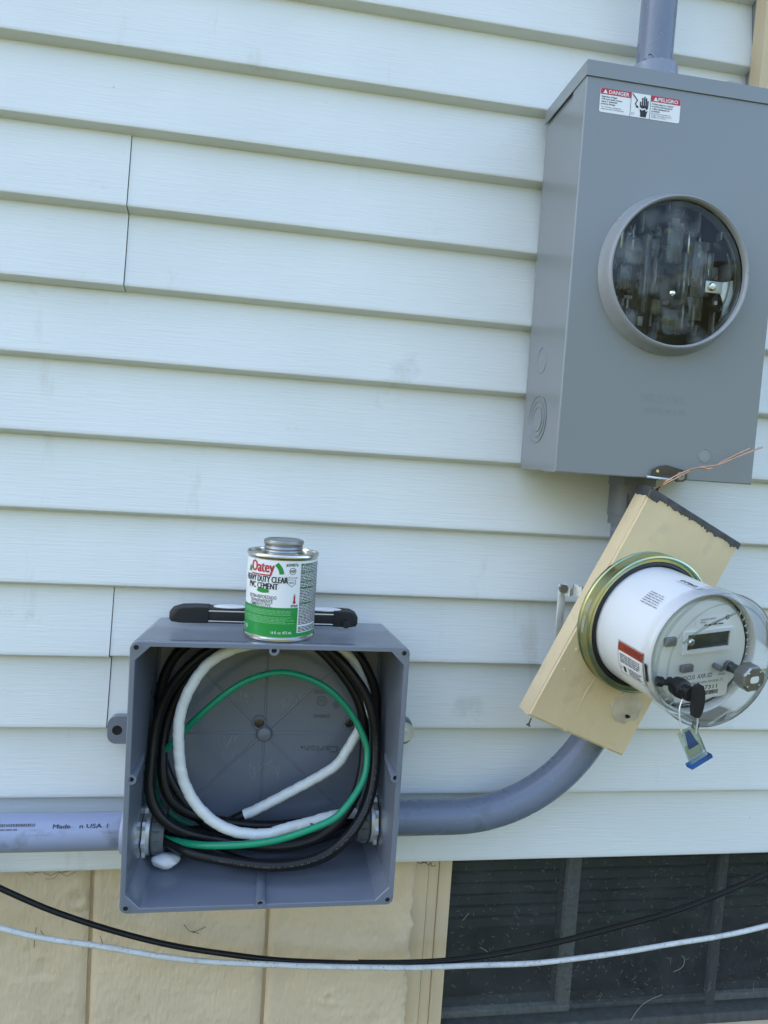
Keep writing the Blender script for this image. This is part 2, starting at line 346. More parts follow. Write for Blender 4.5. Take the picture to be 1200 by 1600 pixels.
def siding(x0, x1, zt, za, zb, dy=0.0, seed=0, capl=False, capr=False):
    prof = [(0.0172, zt + 0.004), (0.0160, zt - 0.004)]
    for z in (za, zb):
        zp = prof[-1][1]; yp = prof[-1][0]
        prof += [(yp * 0.5 + 0.0002, (zp + z) / 2), (0.0009, z + 0.007), (0.0, z + 0.0035), (0.0004, z + 0.0014), (0.0018, z + 0.0001), (0.0042, z - 0.0006), (0.0160, z - 0.0042)]
    n = max(2, int((x1 - x0) / 0.03)); vs = []; fs = []
    for i in range(n + 1):
        x = x0 + (x1 - x0) * i / n
        for j, (y, z) in enumerate(prof):
            wv = noise.noise(Vector((x * 1.7, z * 3.0, seed * 3.1))) * 0.0011 + noise.noise(Vector((x * 6, z * 9, seed))) * 0.0003
            wz = noise.noise(Vector((x * 1.3, seed * 7.7, 1.0))) * 0.0012
            vs.append((x, y + wv + dy, z + wz))
    m = len(prof)
    for i in range(n):
        for j in range(m - 1): fs.append((i * m + j, i * m + j + 1, (i + 1) * m + j + 1, (i + 1) * m + j))
    for cap, i in ((capl, 0), (capr, n)):
        if cap:
            o = len(vs)
            for j in range(m): x, y, z = vs[i * m + j]; vs.append((x, y + 0.0018, z))
            for j in range(m - 1): fs.append((i * m + j, i * m + j + 1, o + j + 1, o + j))
    return MB().add(vs, fs)
nl = len(LIP); k = nl - 1; pi_ = 0; TRX = 0.6765
while k >= 2:
    zt, za, zb = LIP[k - 2], LIP[k - 1], LIP[k]
    idx = (nl - 1 - k) // 2                       # 0 is the lowest panel
    def pan(*a, **kw): obj('siding_panel', siding(*a, seed=pi_ + len(ORG), **kw), 'siding', house, smooth=30, recalc=False)
    if zb > 1.95:                                 # cut round the tan trim board
        pan(-2.6, TRX, zt, za, zb); pan(0.6905, 2.8, zt, za, zb)
    elif idx in (1, 4):                           # lapped joints
        pan(-2.6, -0.2080, zt, za, zb, dy=-0.0016, capr=True); pan(-0.2070, 2.8, zt, za, zb, dy=0.0002, capl=True)
    else: pan(-2.6, 2.8, zt, za, zb)
    k -= 2; pi_ += 1
# J-channels and trim board
obj('j_channel', MB().box(0.6770, 0.6895, 0.006, 0.021, 1.9, 4.2), 'metergrey', house, smooth=0)
obj('trim_board', MB().bbox(0.6705, 0.6850, -0.0290, -0.0025, 1.80, 4.2, 0.0012), 'tanwood', house)

# foundation blocks, painted tan
def block(x0, x1, z0, z1, y0=0.026, step=0.006, seed=0, rough_right=False):
    nx = max(2, int((x1 - x0) / step)); nz = max(2, int((z1 - z0) / step)); vs = []; fs = []
    for j in range(nz + 1):
        z = z0 + (z1 - z0) * j / nz
        for i in range(nx + 1):
            x = x0 + (x1 - x0) * i / nx; p = Vector((x, z, seed))
            e = min(x - x0, x1 - x) if not rough_right else (x - x0); ez = min(z - z0, z1 - z)
            d = noise.noise(p * 9) * 0.0014 + noise.noise(p * 34) * 0.0012 + noise.noise(p * 110) * 0.0012
            d += 0.005 * max(0, 1 - e / 0.011) ** 2 + 0.005 * max(0, 1 - ez / 0.010) ** 2
            pit = noise.noise(Vector((x * 17, z * 17, seed + 9)))
            if pit > 0.52: d += (pit - 0.52) * 0.012
            for cx_p, cz_p, cr in ((0.131, 0.616, 0.014), (-0.2450, 0.790, 0.020)):
                dd = math.hypot(x - cx_p, z - cz_p) * (1 + 0.35 * noise.noise(p * 45))
                if dd < cr: d += 0.0022 * math.cos(min(1, dd / cr) * 4.2) * (1 + noise.noise(p * 160))
            xx = x
            if rough_right:
                er = (x1 - x)
                if er < 0.05: xx = x + (1 - er / 0.05) * (noise.noise(Vector((1, z * 38, 3))) * 0.006 + noise.noise(Vector((5, z * 120, 3))) * 0.0035)
                d += 0.004 * max(0, 1 - er / 0.006) ** 2 - 0.003 * max(0, noise.noise(p * 30)) * max(0, 1 - er / 0.03)
            vs.append((xx, y0 + d, z))
    w_ = nx + 1
    for j in range(nz):
        for i in range(nx): fs.append((j * w_ + i, j * w_ + i + 1, (j + 1) * w_ + i + 1, (j + 1) * w_ + i))
    ring = [i for i in range(w_)] + [j * w_ + nx for j in range(1, nz + 1)] + [nz * w_ + i for i in range(nx - 1, -1, -1)] + [j * w_ for j in range(nz - 1, 0, -1)]
    o = len(vs)
    for i in ring: vs.append((vs[i][0], 0.20, vs[i][2]))
    for q in range(len(ring)):
        q2 = (q + 1) % len(ring); fs.append((ring[q], o + q, o + q2, ring[q2]))
    return MB().add(vs, fs)
G_ = 0.0028
xs = [-2.6 + 0.0] ; 
edges_top = [-2.52, -2.12, -1.72, -1.32, -0.92, -0.62, -0.2255, 0.0305, 0.2575]
zb0 = 0.545
for i, (a, b) in enumerate(zip(edges_top, edges_top[1:])):
    near = b > -0.7
    obj('foundation_block', block(a + G_, b - G_, zb0 + G_, BASE - 0.002, step=0.0045 if near else 0.02, seed=i * 1.7, rough_right=(i == len(edges_top) - 2)), 'tanblock', house, smooth=50)
for r, (za, zb) in enumerate(((0.275, zb0), (0.0, 0.275))):
    e = [-2.52 + 0.2 * r + 0.4 * i for i in range(14)]
    for i, (a, b) in enumerate(zip(e, e[1:])):
        obj('foundation_block', block(a + G_, b - G_, za + G_, min(zb, 0.47 if (b > 0.26 and r == 0) else 9) - G_, step=0.02, seed=20 + r * 20 + i), 'tanblock', house, smooth=50)
obj('mortar_backing', MB().box(-2.6, 0.252, 0.0370, 0.19, 0.0, BASE - 0.003), 'tanblock', house, smooth=0)
obj('foundation_block', block(1.50, 1.9, 0.48, BASE - 0.002, step=0.02, seed=77), 'tanblock', house, smooth=50)
obj('foundation_block', block(1.903, 2.6, 0.48, BASE - 0.002, step=0.02, seed=78), 'tanblock', house, smooth=50)

# basement window, a part of the house
win = bpy.data.objects.new('basement_window', None); COL.objects.link(win); win.parent = house; ORG[win.name] = ORG[house.name]
WY = 0.088
jb = MB(); jb.bbox(0.245, 0.2855, 0.062, 0.16, 0.48, BASE - 0.001, 0.0015); obj('jamb_board', jb, 'tanwood', win)
obj('jamb_board', MB().bbox(0.2862, 0.3030, 0.0640, 0.16, 0.48, BASE - 0.001, 0.0012), 'tanwood', win)
obj('jamb_board', MB().bbox(0.3036, 0.3248, 0.0620, 0.16, 0.48, BASE - 0.001, 0.0018), 'tanwood', win)
obj('jamb_board', MB().bbox(1.43, 1.499, 0.062, 0.16, 0.48, BASE - 0.001, 0.0018), 'tanwood', win)
obj('sill', MB().bbox(0.245, 1.499, 0.02, 0.16, 0.455, 0.492, 0.003), 'tanwood', win)
obj('stile', MB().bbox(0.5365, 0.5600, WY - 0.004, WY + 0.03, 0.534, BASE - 0.001, 0.0015), 'winpale', win)
obj('stile', MB().bbox(0.8215, 0.8385, WY - 0.002, WY + 0.03, 0.5135, BASE - 0.001, 0.0015), 'winframe', win)
obj('stile', MB().bbox(1.12, 1.14, WY - 0.002, WY + 0.03, 0.5135, BASE - 0.001, 0.0015), 'winframe', win)
obj('stile', MB().bbox(0.3253, 0.3300, WY - 0.002, WY + 0.03, 0.5135, BASE - 0.001, 0.001), 'winframe', win)
obj('bottom_rail', MB().bbox(0.3303, 0.5600, WY - 0.0045, WY + 0.03, 0.5215, 0.5335, 0.0012), 'winpale', win)
obj('bottom_rail', MB().bbox(0.5604, 0.8212, WY - 0.0005, WY + 0.03, 0.5220, 0.5300, 0.0012), 'winframe', win)
obj('bottom_rail', MB().bbox(0.8388, 1.1197, WY - 0.0015, WY + 0.03, 0.5215, 0.5345, 0.0012), 'winpale', win)
obj('bottom_rail', MB().bbox(0.3253, 1.4298, WY - 0.018, WY + 0.04, 0.492, 0.5110, 0.002), 'winframe', win)
for a, b in ((0.3303, 0.5362), (0.5603, 0.8212), (0.8388, 1.1197), (1.1403, 1.4298)):
    obj('pane', MB().add([(a, WY + 0.006, 0.5325), (b, WY + 0.006, 0.5325), (b, WY + 0.006, BASE - 0.002), (a, WY + 0.006, BASE - 0.002)], [(0, 1, 2, 3)]), 'pane', win, smooth=0)
    for q in range(9):
        z = 0.658 + q * 0.0205
        dz = noise.noise(Vector((a * 9, q, 1))) * 0.0015
        s = MB(); s.add([(a, WY + 0.030, z + dz), (b, WY + 0.030, z - dz), (b, WY + 0.024, z + 0.018 - dz), (a, WY + 0.024, z + 0.018 + dz), (a, WY + 0.034, z + dz), (b, WY + 0.034, z - dz), (b, WY + 0.028, z + 0.018 - dz), (a, WY + 0.028, z + 0.018 + dz)],
                        [(0, 1, 2, 3), (4, 7, 6, 5), (0, 4, 5, 1), (3, 2, 6, 7), (0, 3, 7, 4), (1, 5, 6, 2)])
        obj('slat', s, 'slat', win, smooth=0)
obj('insect_screen', MB().add([(0.3250, 0.0725, 0.5120), (1.4300, 0.0725, 0.5120), (1.4300, 0.0725, BASE - 0.001), (0.3250, 0.0725, BASE - 0.001)], [(0, 1, 2, 3)]), 'screen', win, smooth=0)
obj('dark_room_sheet', MB().box(0.33, 1.42, WY + 0.06, WY + 0.065, 0.50, BASE), 'room_shade', win, smooth=0)  # dark sheet stands for the unlit room behind the slats

# ------------------------------------------------------------------ conduits
def lerp_path(pts, step=0.01):
    out = []
    for a, b in zip(pts, pts[1:]):
        a, b = Vector(a), Vector(b); n = max(1, int((b - a).length / step)); out += [a + (b - a) * i / n for i in range(n)]
    out.append(Vector(pts[-1])); return out
CR = 0.0241
# riser above the socket
rs = thing('riser_conduit', 'blue grey plastic riser pipe standing on top of the meter socket box', 'pipe', (0.493, -0.05, 1.965))
obj('pipe', MB().tube(lerp_path([(0.4935, -0.05, 1.985), (0.4925, -0.05, 4.0)], 0.1), CR, 40), 'conduit_shaded', rs)
obj('hub', MB().lathe([(0.0, 0.0003), (0.0375, 0.0003), (0.0370, 0.010), (0.0325, 0.0100), (0.0320, 0.0500), (0.0305, 0.0515), (0.0252, 0.0515), (0.0246, 0.030)], (0.4935, -0.05, 1.965), n=48), 'fitting2', rs)
gl = MB()
for i in range(7):
    a = R_(200 + i * 23); zz = 2.0165 + 0.006 * math.sin(i * 2.1)
    gl.tube(spline([(0.4935 + 0.0247 * math.cos(a + t * .2), -0.05 + 0.0247 * math.sin(a + t * .2), zz + 0.005 * math.sin(t * 1.3 + i)) for t in range(4)], 4), 0.0011, 6)
obj('cement_smear', gl, 'fitting2', rs)

# sweep from the socket down into the junction box
sw = thing('sweep_conduit', 'blue grey plastic conduit sweeping from under the meter socket into the junction box', 'pipe', (0.22, -0.05, 0.945))
RR = 0.232; cx_, cz_ = 0.2845, 0.9455 + RR
path = lerp_path([(0.179, -0.05, 0.9445), (0.2845, -0.05, 0.9455)], 0.02)[:-1]
path += [Vector((cx_ + RR * math.sin(R_(a)), -0.05, cz_ - RR * math.cos(R_(a)))) for a in range(0, 91, 3)]
path += lerp_path([(cx_ + RR, -0.05, cz_ + 0.02), (cx_ + RR, -0.05, 1.405)], 0.03)
obj('pipe', MB().tube(path, CR, 40), 'conduit_shaded', sw)
vx = cx_ + RR
obj('slip_coupling', MB().lathe([(0.0243, 0.0), (0.0290, 0.0), (0.0290, 0.012), (0.0305, 0.0125), (0.0305, 0.0688), (0.0243, 0.0688)], (vx, -0.05, 1.383), n=40), 'bushing', sw)
rb = MB()
for a in (235, 262, 285, 318): 
    a = R_(a); c, s_ = math.cos(a), math.sin(a); rb.box(vx + c * 0.031 - 0.0012, vx + c * 0.031 + 0.0012, -0.05 + s_ * 0.031 - 0.0012, -0.05 + s_ * 0.031 + 0.0012, 1.398, 1.428)
obj('rib', rb, 'bushing', sw)
obj('lock_nut', MB().lathe([(0.024, 0), (0.034, 0), (0.034, 0.012), (0.024, 0.012)], (vx, -0.05, 1.4400), n=8), 'bushing', sw, smooth=20)
def box_entry(parent, x, z, s):
    """adapter collar outside, zinc locknut and plastic bushing inside the junction box; s = +1 opens to the right"""
    obj('adapter', MB().lathe([(0.0244, 0.0), (0.0278, 0.0), (0.0298, 0.003), (0.0298, 0.020), (0.026, 0.021)], (x - s * 0.0212, -0.05, z), (s, 0, 0), 44), 'fitting', parent)
    ix = x + s * 0.0075
    obj('thread_neck', MB().lathe([(0.0235, 0), (0.0235, 0.034)], (x, -0.05, z), (s, 0, 0), 36), 'bushing', parent)
    prof = []
    n = 40; ln = MB()
    o = []
    for i in range(n):
        a = 2 * math.pi * i / n; r = 0.0345 if (i % 5) in (0, 1) else 0.0305
        o.append((-0.05 + r * math.cos(a), z + r * math.sin(a)))
    ln.prism(o, 'x', ix, ix + s * 0.0045)
    ln.lathe([(0.024, 0), (0.0305, 0.0), (0.0305, 0.005), (0.024, 0.005)], (ix + s * 0.0042, -0.05, z), (s, 0, 0), 36)
    obj('locknut', ln, 'zinc', parent, smooth=20)
    obj('bushing', MB().lathe([(0.0215, 0.014), (0.0215, -0.001), (0.0290, -0.001), (0.0300, 0.0), (0.0300, 0.009), (0.0285, 0.015), (0.0215, 0.0155)], (ix + s * 0.0125, -0.05, z), (s, 0, 0), 40), 'bushing', parent)
    bx_ = MB()
    for i in range(16):
        a = 2 * math.pi * i / 16; c, q = math.cos(a), math.sin(a)
        bx_.lathe([(0, 0), (0.0016, 0.0002), (0.0016, 0.0085), (0, 0.009)], (ix + s * 0.0135, -0.05 + c * 0.0299, z + q * 0.0299), (s, 0, 0), 6)
    obj('grip_rib', bx_, 'bushing', parent)
    obj('throat', MB().lathe([(0.0213, 0), (0.0213, 0.03), (0, 0.03)], (ix + s * 0.026, -0.05, z), (-s, 0, 0), 30), 'foam' if s > 0 else 'bushing', parent)
box_entry(sw, 0.1795, 0.9445, -1)
lc = thing('feed_conduit', 'scuffed blue grey conduit with printed markings entering the junction box beside its mounting ear', 'pipe', (-0.3, -0.05, 0.934))
obj('pipe', MB().tube(lerp_path([(-2.5, -0.05, 0.9352), (-0.150, -0.05, 0.9330)], 0.05), CR, 40), 'conduit', lc)
box_entry(lc, -0.150, 0.9330, 1)
def cfn(u, v):                                   # wraps print round the left conduit: u along x, v up round the barrel
    a = R_(180 + 38) ; a = R_(38) + v / CR; r = CR + 0.00025
    return (u, -0.05 - r * math.cos(a), 0.934 + r * math.sin(a))
pr = [text2d('Made', 0.0052, -0.2555, -0.001, width=0.0215), text2d('n USA', 0.0052, -0.2225, -0.001, width=0.0275), text2d('I', 0.0052, -0.1885, -0.001)]
obj('print', MB().flat(pr, cfn).flat([([(u + 0.0003, v) for u, v in q[0]], q[1]) for q in pr], lambda u, v: (lambda p: (p[0], p[1] - 0.00006, p[2] + 0.00004))(cfn(u, v))), 'blackink', lc, smooth=0)
rnd = random.Random(3); pb = []
x = -0.345
while x < -0.278:
    wd = rnd.choice((0.0008, 0.0013, 0.002)); pb.append(rect2d(x, x + wd, 0.0015 + rnd.random() * .0006, 0.0055)); x += wd + rnd.choice((0.0007, 0.0011))
pb += fine2d(-0.34, -0.285, -0.0025, 0.0005, 1, rnd, 0.5, 0.4)
obj('print', MB().flat(pb, cfn), 'greyink', lc, smooth=0)

# ------------------------------------------------------------------ junction box
BX, BZ, YF, YB = 0.0152, 1.0527, -0.155, -0.0005
HF, HB = 0.1685, 0.1615
jbx = thing('junction_box', 'open grey plastic junction box fixed to the siding with wires coiled inside', 'junction box', (BX, 0, BZ - HF))
def sq(h, y, r, cut):
    """rounded (cut=False) or chamfered (cut=True) square outline, 4 points per corner"""
    out = []
    for qx, qz, a0 in ((1, 1, 0), (-1, 1, 90), (-1, -1, 180), (1, -1, 270)):
        for k in range(4):
            a = R_(a0 + 30 * k)
            if not cut: out.append((BX + qx * (h - r) + r * math.cos(a), y, BZ + qz * (h - r) + r * math.sin(a)))
            else:
                t = k / 3
                p0 = (qx * h, qz * (h - r)); p1 = (qx * (h - r), qz * h)
                if a0 in (90, 270): p0, p1 = p1, p0
                out.append((BX + p0[0] + (p1[0] - p0[0]) * t, y, BZ + p0[1] + (p1[1] - p0[1]) * t))
    return out
YI = -0.007
rings = [sq(HB, YB, 0.008, False), sq(HF - 0.0005, YF + 0.012, 0.008, False), sq(HF, YF + 0.0105, 0.0085, False), sq(HF, YF + 0.0012, 0.0085, False), sq(HF - 0.0012, YF, 0.008, False),
         sq(HF - 0.0060, YF, 0.017, True), sq(HF - 0.0066, YF + 0.001, 0.017, True), sq(HF - 0.0085, YF + 0.05, 0.014, True), sq(HB - 0.0055, YI - 0.004, 0.012, True), sq(HB - 0.0090, YI, 0.010, True)]
sh = MB(); vs = [p for r in rings for p in r]; fs = []
for i in range(len(rings) - 1):
    for k in range(16): fs.append((i * 16 + k, i * 16 + (k + 1) % 16, (i + 1) * 16 + (k + 1) % 16, (i + 1) * 16 + k))
fs.append(tuple(range(16))); fs.append(tuple((len(rings) - 1) * 16 + k for k in range(16)))
sh.add(vs, fs); shell = obj('shell', sh, 'pvc', jbx, smooth=25)
# corner and mid-side lid screw holes
for dx, dz in ((-1, 1), (1, 1), (-1, -1), (1, -1)):
    x, z = BX + dx * (HF - 0.0075), BZ + dz * (HF - 0.0075)
    obj('screw_boss', MB().lathe([(0.0048, 0), (0.0048, 0.0008), (0.0031, 0.0008), (0.0029, -0.0002)], (x, YF, z), (0, -1, 0), 20), 'pvc', jbx)
    obj('screw_hole', MB().lathe([(0, 0.0003), (0.0031, 0.0003)], (x, YF, z), (0, -1, 0), 20), 'hole', jbx)
for dx, dz in ((0, 1), (-1, 0), (1, 0), (0, -1)):
    x, z = BX + dx * (HF - 0.0078), BZ + dz * (HF - 0.0078)
    e = Vector((-dx, 0, -dz)) * 0.001
    ln = 0.085 if dz else 0.07
    b_ = MB().lathe([(0.0062, 0.0006), (0.0062, -ln * 0.75), (0.0035, -ln)], (x, YF, z), (0, -1, 0), 24)
    b_.lathe([(0.0062, 0.0006), (0.0033, 0.0006), (0.003, -0.004)], (x, YF, z), (0, -1, 0), 24)
    obj('screw_boss', b_, 'pvc', jbx)
    obj('screw_hole', MB().lathe([(0, -0.002), (0.0033, -0.002)], (x, YF, z), (0, -1, 0), 20), 'hole', jbx)
# mounting ears
def ear(xa, xb, z0, z1):
    cxm = xa; pts = []
    s = 1 if xb > xa else -1
    pts = [(xb, z0), (xb, z1)]
    r = 0.012
    for k in range(7): a = R_(90 * k / 6); pts.append((xa + s * (r - r * math.sin(a)), z1 - r + r * math.cos(a)))
    for k in range(7): a = R_(90 * k / 6); pts.append((xa + s * (r - r * math.cos(a)), z0 + r - r * math.sin(a)))
    return MB().prism(pts, 'y', -0.0115, -0.0005)
e1 = obj('mounting_ear', ear(-0.2040, -0.1440, 1.0375, 1.0765), 'pvc', jbx)
obj('bolt_hole', MB().lathe([(0, 0.0004), (0.0052, 0.0004), (0.0062, 0.0006), (0.0068, 0.0)], (-0.1912, -0.0115, 1.0568), (0, -1, 0), 24), 'hole', e1)
e2 = obj('mounting_ear', ear(0.2250, 0.1720, 1.0375, 1.0765), 'pvc', jbx)
obj('washer', MB().lathe([(0, 0.006), (0.005, 0.006), (0.006, 0.002), (0.0145, 0.002), (0.0145, 0)], (0.2135, -0.0115, 1.0560), (0, -1, 0), 28), 'zinc', e2)
# back panel: ribs, centre boss, mounting screws, raised lettering
BC = (0.0100, 1.0520)
for k in range(8):
    a = R_(45 * k); c, s = math.cos(a), math.sin(a); l0, l1 = 0.010, (0.148 if k % 2 == 0 else 0.165)
    obj('rib', MB().tube([(BC[0] + c * l, YI + 0.0004, BC[1] + s * l) for l in (l0, l0 + 0.05, l1)], [0.0021, 0.0018, 0.0012], 14), 'pvc', jbx, smooth=60)
obj('centre_boss', MB().lathe([(0.0115, 0), (0.0115, 0.003), (0.009, 0.007), (0.004, 0.009), (0, 0.0095)], (BC[0], YI, BC[1]), (0, -1, 0), 32), 'pvc', jbx)
for x, z in ((0.0022, 1.0680), (0.1322, 1.0690)):
    q = obj('mounting_screw', MB().lathe([(0.0100, 0), (0.0100, 0.003), (0.0088, 0.0042), (0.0074, 0.0042), (0.0070, 0.0015)], (x, YI, z), (0, -1, 0), 30), 'pvc', jbx)
    obj('head', MB().lathe([(0.0068, 0.0006), (0.0068, 0.0028), (0.0052, 0.0036), (0.0034, 0.0036), (0.003, 0.0018), (0, 0.0018)], (x, YI, z), (0, -1, 0), 24), 'darksteel', q)
    obj('gap', MB().lathe([(0.0070, 0.0007), (0.0, 0.0007)], (x, YI, z), (0, -1, 0), 24), 'hole', q)
def emboss(polys, y0, h):
    mb = MB()
    for vs, fs in polys:
        if not vs: continue
        n = len(vs); E = {}
        for f in fs:
            for a, b in zip(f, f[1:] + f[:1]): E[(a, b)] = E.get((a, b), 0) + 1
        side = [(a, b, n + b, n + a) for (a, b) in E if (b, a) not in E]
        mb.add([(u, y0 - h, v) for u, v in vs] + [(u, y0, v) for u, v in vs], list(fs) + side)
    return mb
em = [text2d('Carlon', 0.0100, 0.1180, 1.0330, width=0.0500, rot180=True), text2d('E989R', 0.0052, 0.1020, 1.0800, width=0.0240, rot180=True),
      text2d('LISTED', 0.0048, 0.1020, 1.1155, width=0.0240, rot180=True), ring2d(0.0898, 1.1000, 0.0065, 0.0074), text2d('UL', 0.0055, 0.0935, 1.1026, width=0.0072, rot180=True),
      ring2d(0.1110, 1.0945, 0.0042, 0.0050), text2d('CSA', 0.003, 0.1145, 1.0960, width=0.007, rot180=True), text2d('®', 0.003, 0.0665, 1.0325, rot180=True)]
obj('raised_lettering', emboss(em, YI + 0.0002, 0.0013), 'pvcemboss', jbx, smooth=0)
sc_ = []; rnd = random.Random(11)
for cx, cz, rx_, rz_, n, ln in ((0.045, 1.0975, 0.014, 0.010, 20, 0.011), (-0.020, 1.1015, 0.007, 0.008, 12, 0.012), (0.0135, 0.9990, 0.022, 0.013, 34, 0.015), (-0.038, 1.030, 0.017, 0.02, 16, 0.016)):
    for i in range(n):
        x = cx + rnd.uniform(-1, 1) * rx_; z = cz + rnd.uniform(-1, 1) * rz_; a = rnd.gauss(1.35, 0.45); l = ln * rnd.uniform(.3, 1)
        sc_ += stroke2d([(x - math.cos(a) * l / 2, z - math.sin(a) * l / 2), (x, z), (x + math.cos(a + .3) * l / 2, z + math.sin(a + .3) * l / 2)], 0.00028)
so = obj('scratches', MB().flat(sc_, plane_fn(YI - 0.0002)), 'pvcscuff', jbx, smooth=0); so['kind'] = 'stuff'

# ------------------------------------------------------------------ wires coiled in the box
def clampbox(pts, r):
    out = []
    for x, y, z in pts:
        h = HB - 0.0055 + (HF - 0.0085 - HB + 0.0055) * (YI - y) / 0.1 - r - 0.0015
        out.append(Vector((min(max(x, BX - h), BX + h), min(y, YI - r - 0.002), min(max(z, BZ - h), BZ + h))))
    return out
Wp = [(-0.128, -0.05, 0.9335), (-0.1173, -0.054, 0.9329), (-0.0721, -0.05, 0.9311), (-0.0384, -0.045, 0.937), (-0.0104, -0.045, 0.9512), (0.0041, -0.045, 0.9574), (0.0505, -0.045, 0.9827), (0.1086, -0.045, 1.0166), (0.1227, -0.045, 1.037), (0.1342, -0.045, 1.0574), (0.1462, -0.045, 1.0834), (0.1509, -0.045, 1.1094), (0.1459, -0.045, 1.1314), (0.1372, -0.045, 1.1533), (0.1187, -0.05, 1.1817), (0.0769, -0.06, 1.2065), (0.0246, -0.07, 1.2126), (-0.0265, -0.085, 1.1990), (-0.0658, -0.09, 1.1785), (-0.0878, -0.095, 1.1456), (-0.099, -0.095, 1.1102), (-0.0991, -0.095, 1.0756), (-0.0951, -0.095, 1.0399), (-0.0877, -0.095, 1.016), (-0.0728, -0.095, 0.99), (-0.0464, -0.095, 0.9645), (-0.0136, -0.095, 0.9508), (0.0224, -0.095, 0.9493), (0.0416, -0.09, 0.9533), (0.0795, -0.08, 0.9571), (0.1098, -0.07, 0.9605), (0.1466, -0.055, 0.9560), (0.160, -0.05, 0.953)]
Gp = [(-0.125, -0.060, 0.9298), (-0.0748, -0.1, 0.9393), (-0.0303, -0.115, 0.9458), (0.0061, -0.12, 0.9504), (0.041, -0.12, 0.9565), (0.0767, -0.12, 0.9688), (0.1049, -0.115, 0.9786), (0.1199, -0.11, 0.9907), (0.1362, -0.1, 1.0084), (0.1476, -0.09, 1.0268), (0.15, -0.08, 1.0501), (0.148, -0.075, 1.0643), (0.1299, -0.066, 1.099), (0.0939, -0.064, 1.1366), (0.0527, -0.062, 1.1547), (0.0172, -0.06, 1.1568), (-0.0246, -0.06, 1.142), (-0.0651, -0.06, 1.1089), (-0.0989, -0.055, 1.0716), (-0.1177, -0.045, 1.0465), (-0.1366, -0.035, 1.0226), (-0.1440, -0.030, 0.9997), (-0.1358, -0.025, 0.9655), (-0.0998, -0.022, 0.9300), (-0.0378, -0.02, 0.9070), (0.0514, -0.022, 0.9100), (0.1231, -0.03, 0.9300), (0.158, -0.045, 0.9409)]
K1 = [(-0.128, -0.055, 0.9286), (-0.0934, -0.09, 0.9306), (-0.0743, -0.1, 0.9271), (-0.0385, -0.11, 0.9243), (0.0077, -0.12, 0.9212), (0.0428, -0.125, 0.9223), (0.0787, -0.125, 0.9283), (0.1068, -0.12, 0.9395), (0.1282, -0.115, 0.9572), (0.1453, -0.105, 0.978), (0.1563, -0.095, 1.0032), (0.1615, -0.085, 1.0343), (0.1615, -0.075, 1.0661), (0.1570, -0.074, 1.1003), (0.145, -0.069, 1.13), (0.1264, -0.066, 1.1551), (0.1041, -0.060, 1.1792), (0.0689, -0.055, 1.2088), (0.0247, -0.055, 1.2253), (-0.0177, -0.055, 1.2188), (-0.0568, -0.055, 1.1916), (-0.0891, -0.055, 1.1682), (-0.1142, -0.055, 1.1364), (-0.1292, -0.055, 1.1013), (-0.1369, -0.06, 1.0682), (-0.1381, -0.07, 1.0376), (-0.1352, -0.08, 1.0058), (-0.1261, -0.085, 0.9797), (-0.1092, -0.085, 0.9603), (-0.0829, -0.08, 0.944), (-0.041, -0.08, 0.9344), (0.0064, -0.08, 0.928), (0.0581, -0.075, 0.9259), (0.1112, -0.065, 0.9302), (0.1478, -0.055, 0.9371), (0.160, -0.05, 0.9397)]
K2 = [(-0.128, -0.045, 0.9304), (-0.0684, -0.065, 0.9194), (-0.0099, -0.092, 0.9085), (0.041, -0.098, 0.9056), (0.092, -0.098, 0.9134), (0.1303, -0.09, 0.9389), (0.1555, -0.08, 0.9889), (0.1685, -0.065, 1.0434), (0.1686, -0.045, 1.0929), (0.1619, -0.045, 1.126), (0.1512, -0.045, 1.1515), (0.1351, -0.045, 1.1767), (0.1048, -0.045, 1.2049), (0.0507, -0.04, 1.2299), (-0.01, -0.035, 1.2296), (-0.0777, -0.03, 1.2061), (-0.1204, -0.028, 1.1638), (-0.1379, -0.028, 1.119), (-0.1406, -0.03, 1.0831), (-0.1317, -0.035, 1.0492), (-0.1221, -0.04, 1.019), (-0.1067, -0.045, 0.9888), (-0.0829, -0.05, 0.9612), (-0.0594, -0.055, 0.9417), (-0.0235, -0.055, 0.9206), (0.0238, -0.05, 0.9082), (0.0774, -0.045, 0.9081), (0.131, -0.045, 0.9281), (0.160, -0.045, 0.9380)]
def wire_print(path, r, i0, i1, seed):
    """tiny grey print running along the camera side of a black conductor"""
    rnd = random.Random(seed); mb = MB()
    for i in range(i0, i1):
        a, b = path[i], path[i + 1]; t = (b - a).normalized(); nrm = Vector((0, -1, 0.25)); nrm = (nrm - t * nrm.dot(t)).normalized(); bn = t.cross(nrm); L = (b - a).length
        s = 0.0
        while s < L - 0.001:
            l = rnd.choice((0.0007, 0.0012, 0.0016))
            if rnd.random() < 0.75:
                h = 0.0011; v0 = rnd.choice((-h, -h, 0)); v1 = rnd.choice((h, h, 0)); v1 = h if v1 <= v0 else v1
                p = a + t * s + nrm * (r * 1.006); mb.add([p + bn * v0, p + t * l * .55 + bn * v0, p + t * l * .55 + bn * v1, p + bn * v1], [(0, 1, 2, 3)])
            s += l + 0.0006
    return mb
rB = 0.0069
pk1 = smooth_path(spline(clampbox(K1, rB), 5), 6)
k1 = obj('cable', MB().tube(pk1, rB, 16), 'black'); k1.name = 'black_wire'; tag(k1, 'printed black wire looped lowest along the front of the box floor', 'wire')
ORG[k1.name] = Vector((0, 0, 0))
obj('print', wire_print(pk1, rB, 14, 62, 5), 'greyink', k1, smooth=0)
pk2 = smooth_path(spline(clampbox(K2, rB), 5), 6)
k2 = obj('black_wire', MB().tube(pk2, rB, 16), 'black'); tag(k2, 'plain black wire looped deepest against the back of the box', 'wire')
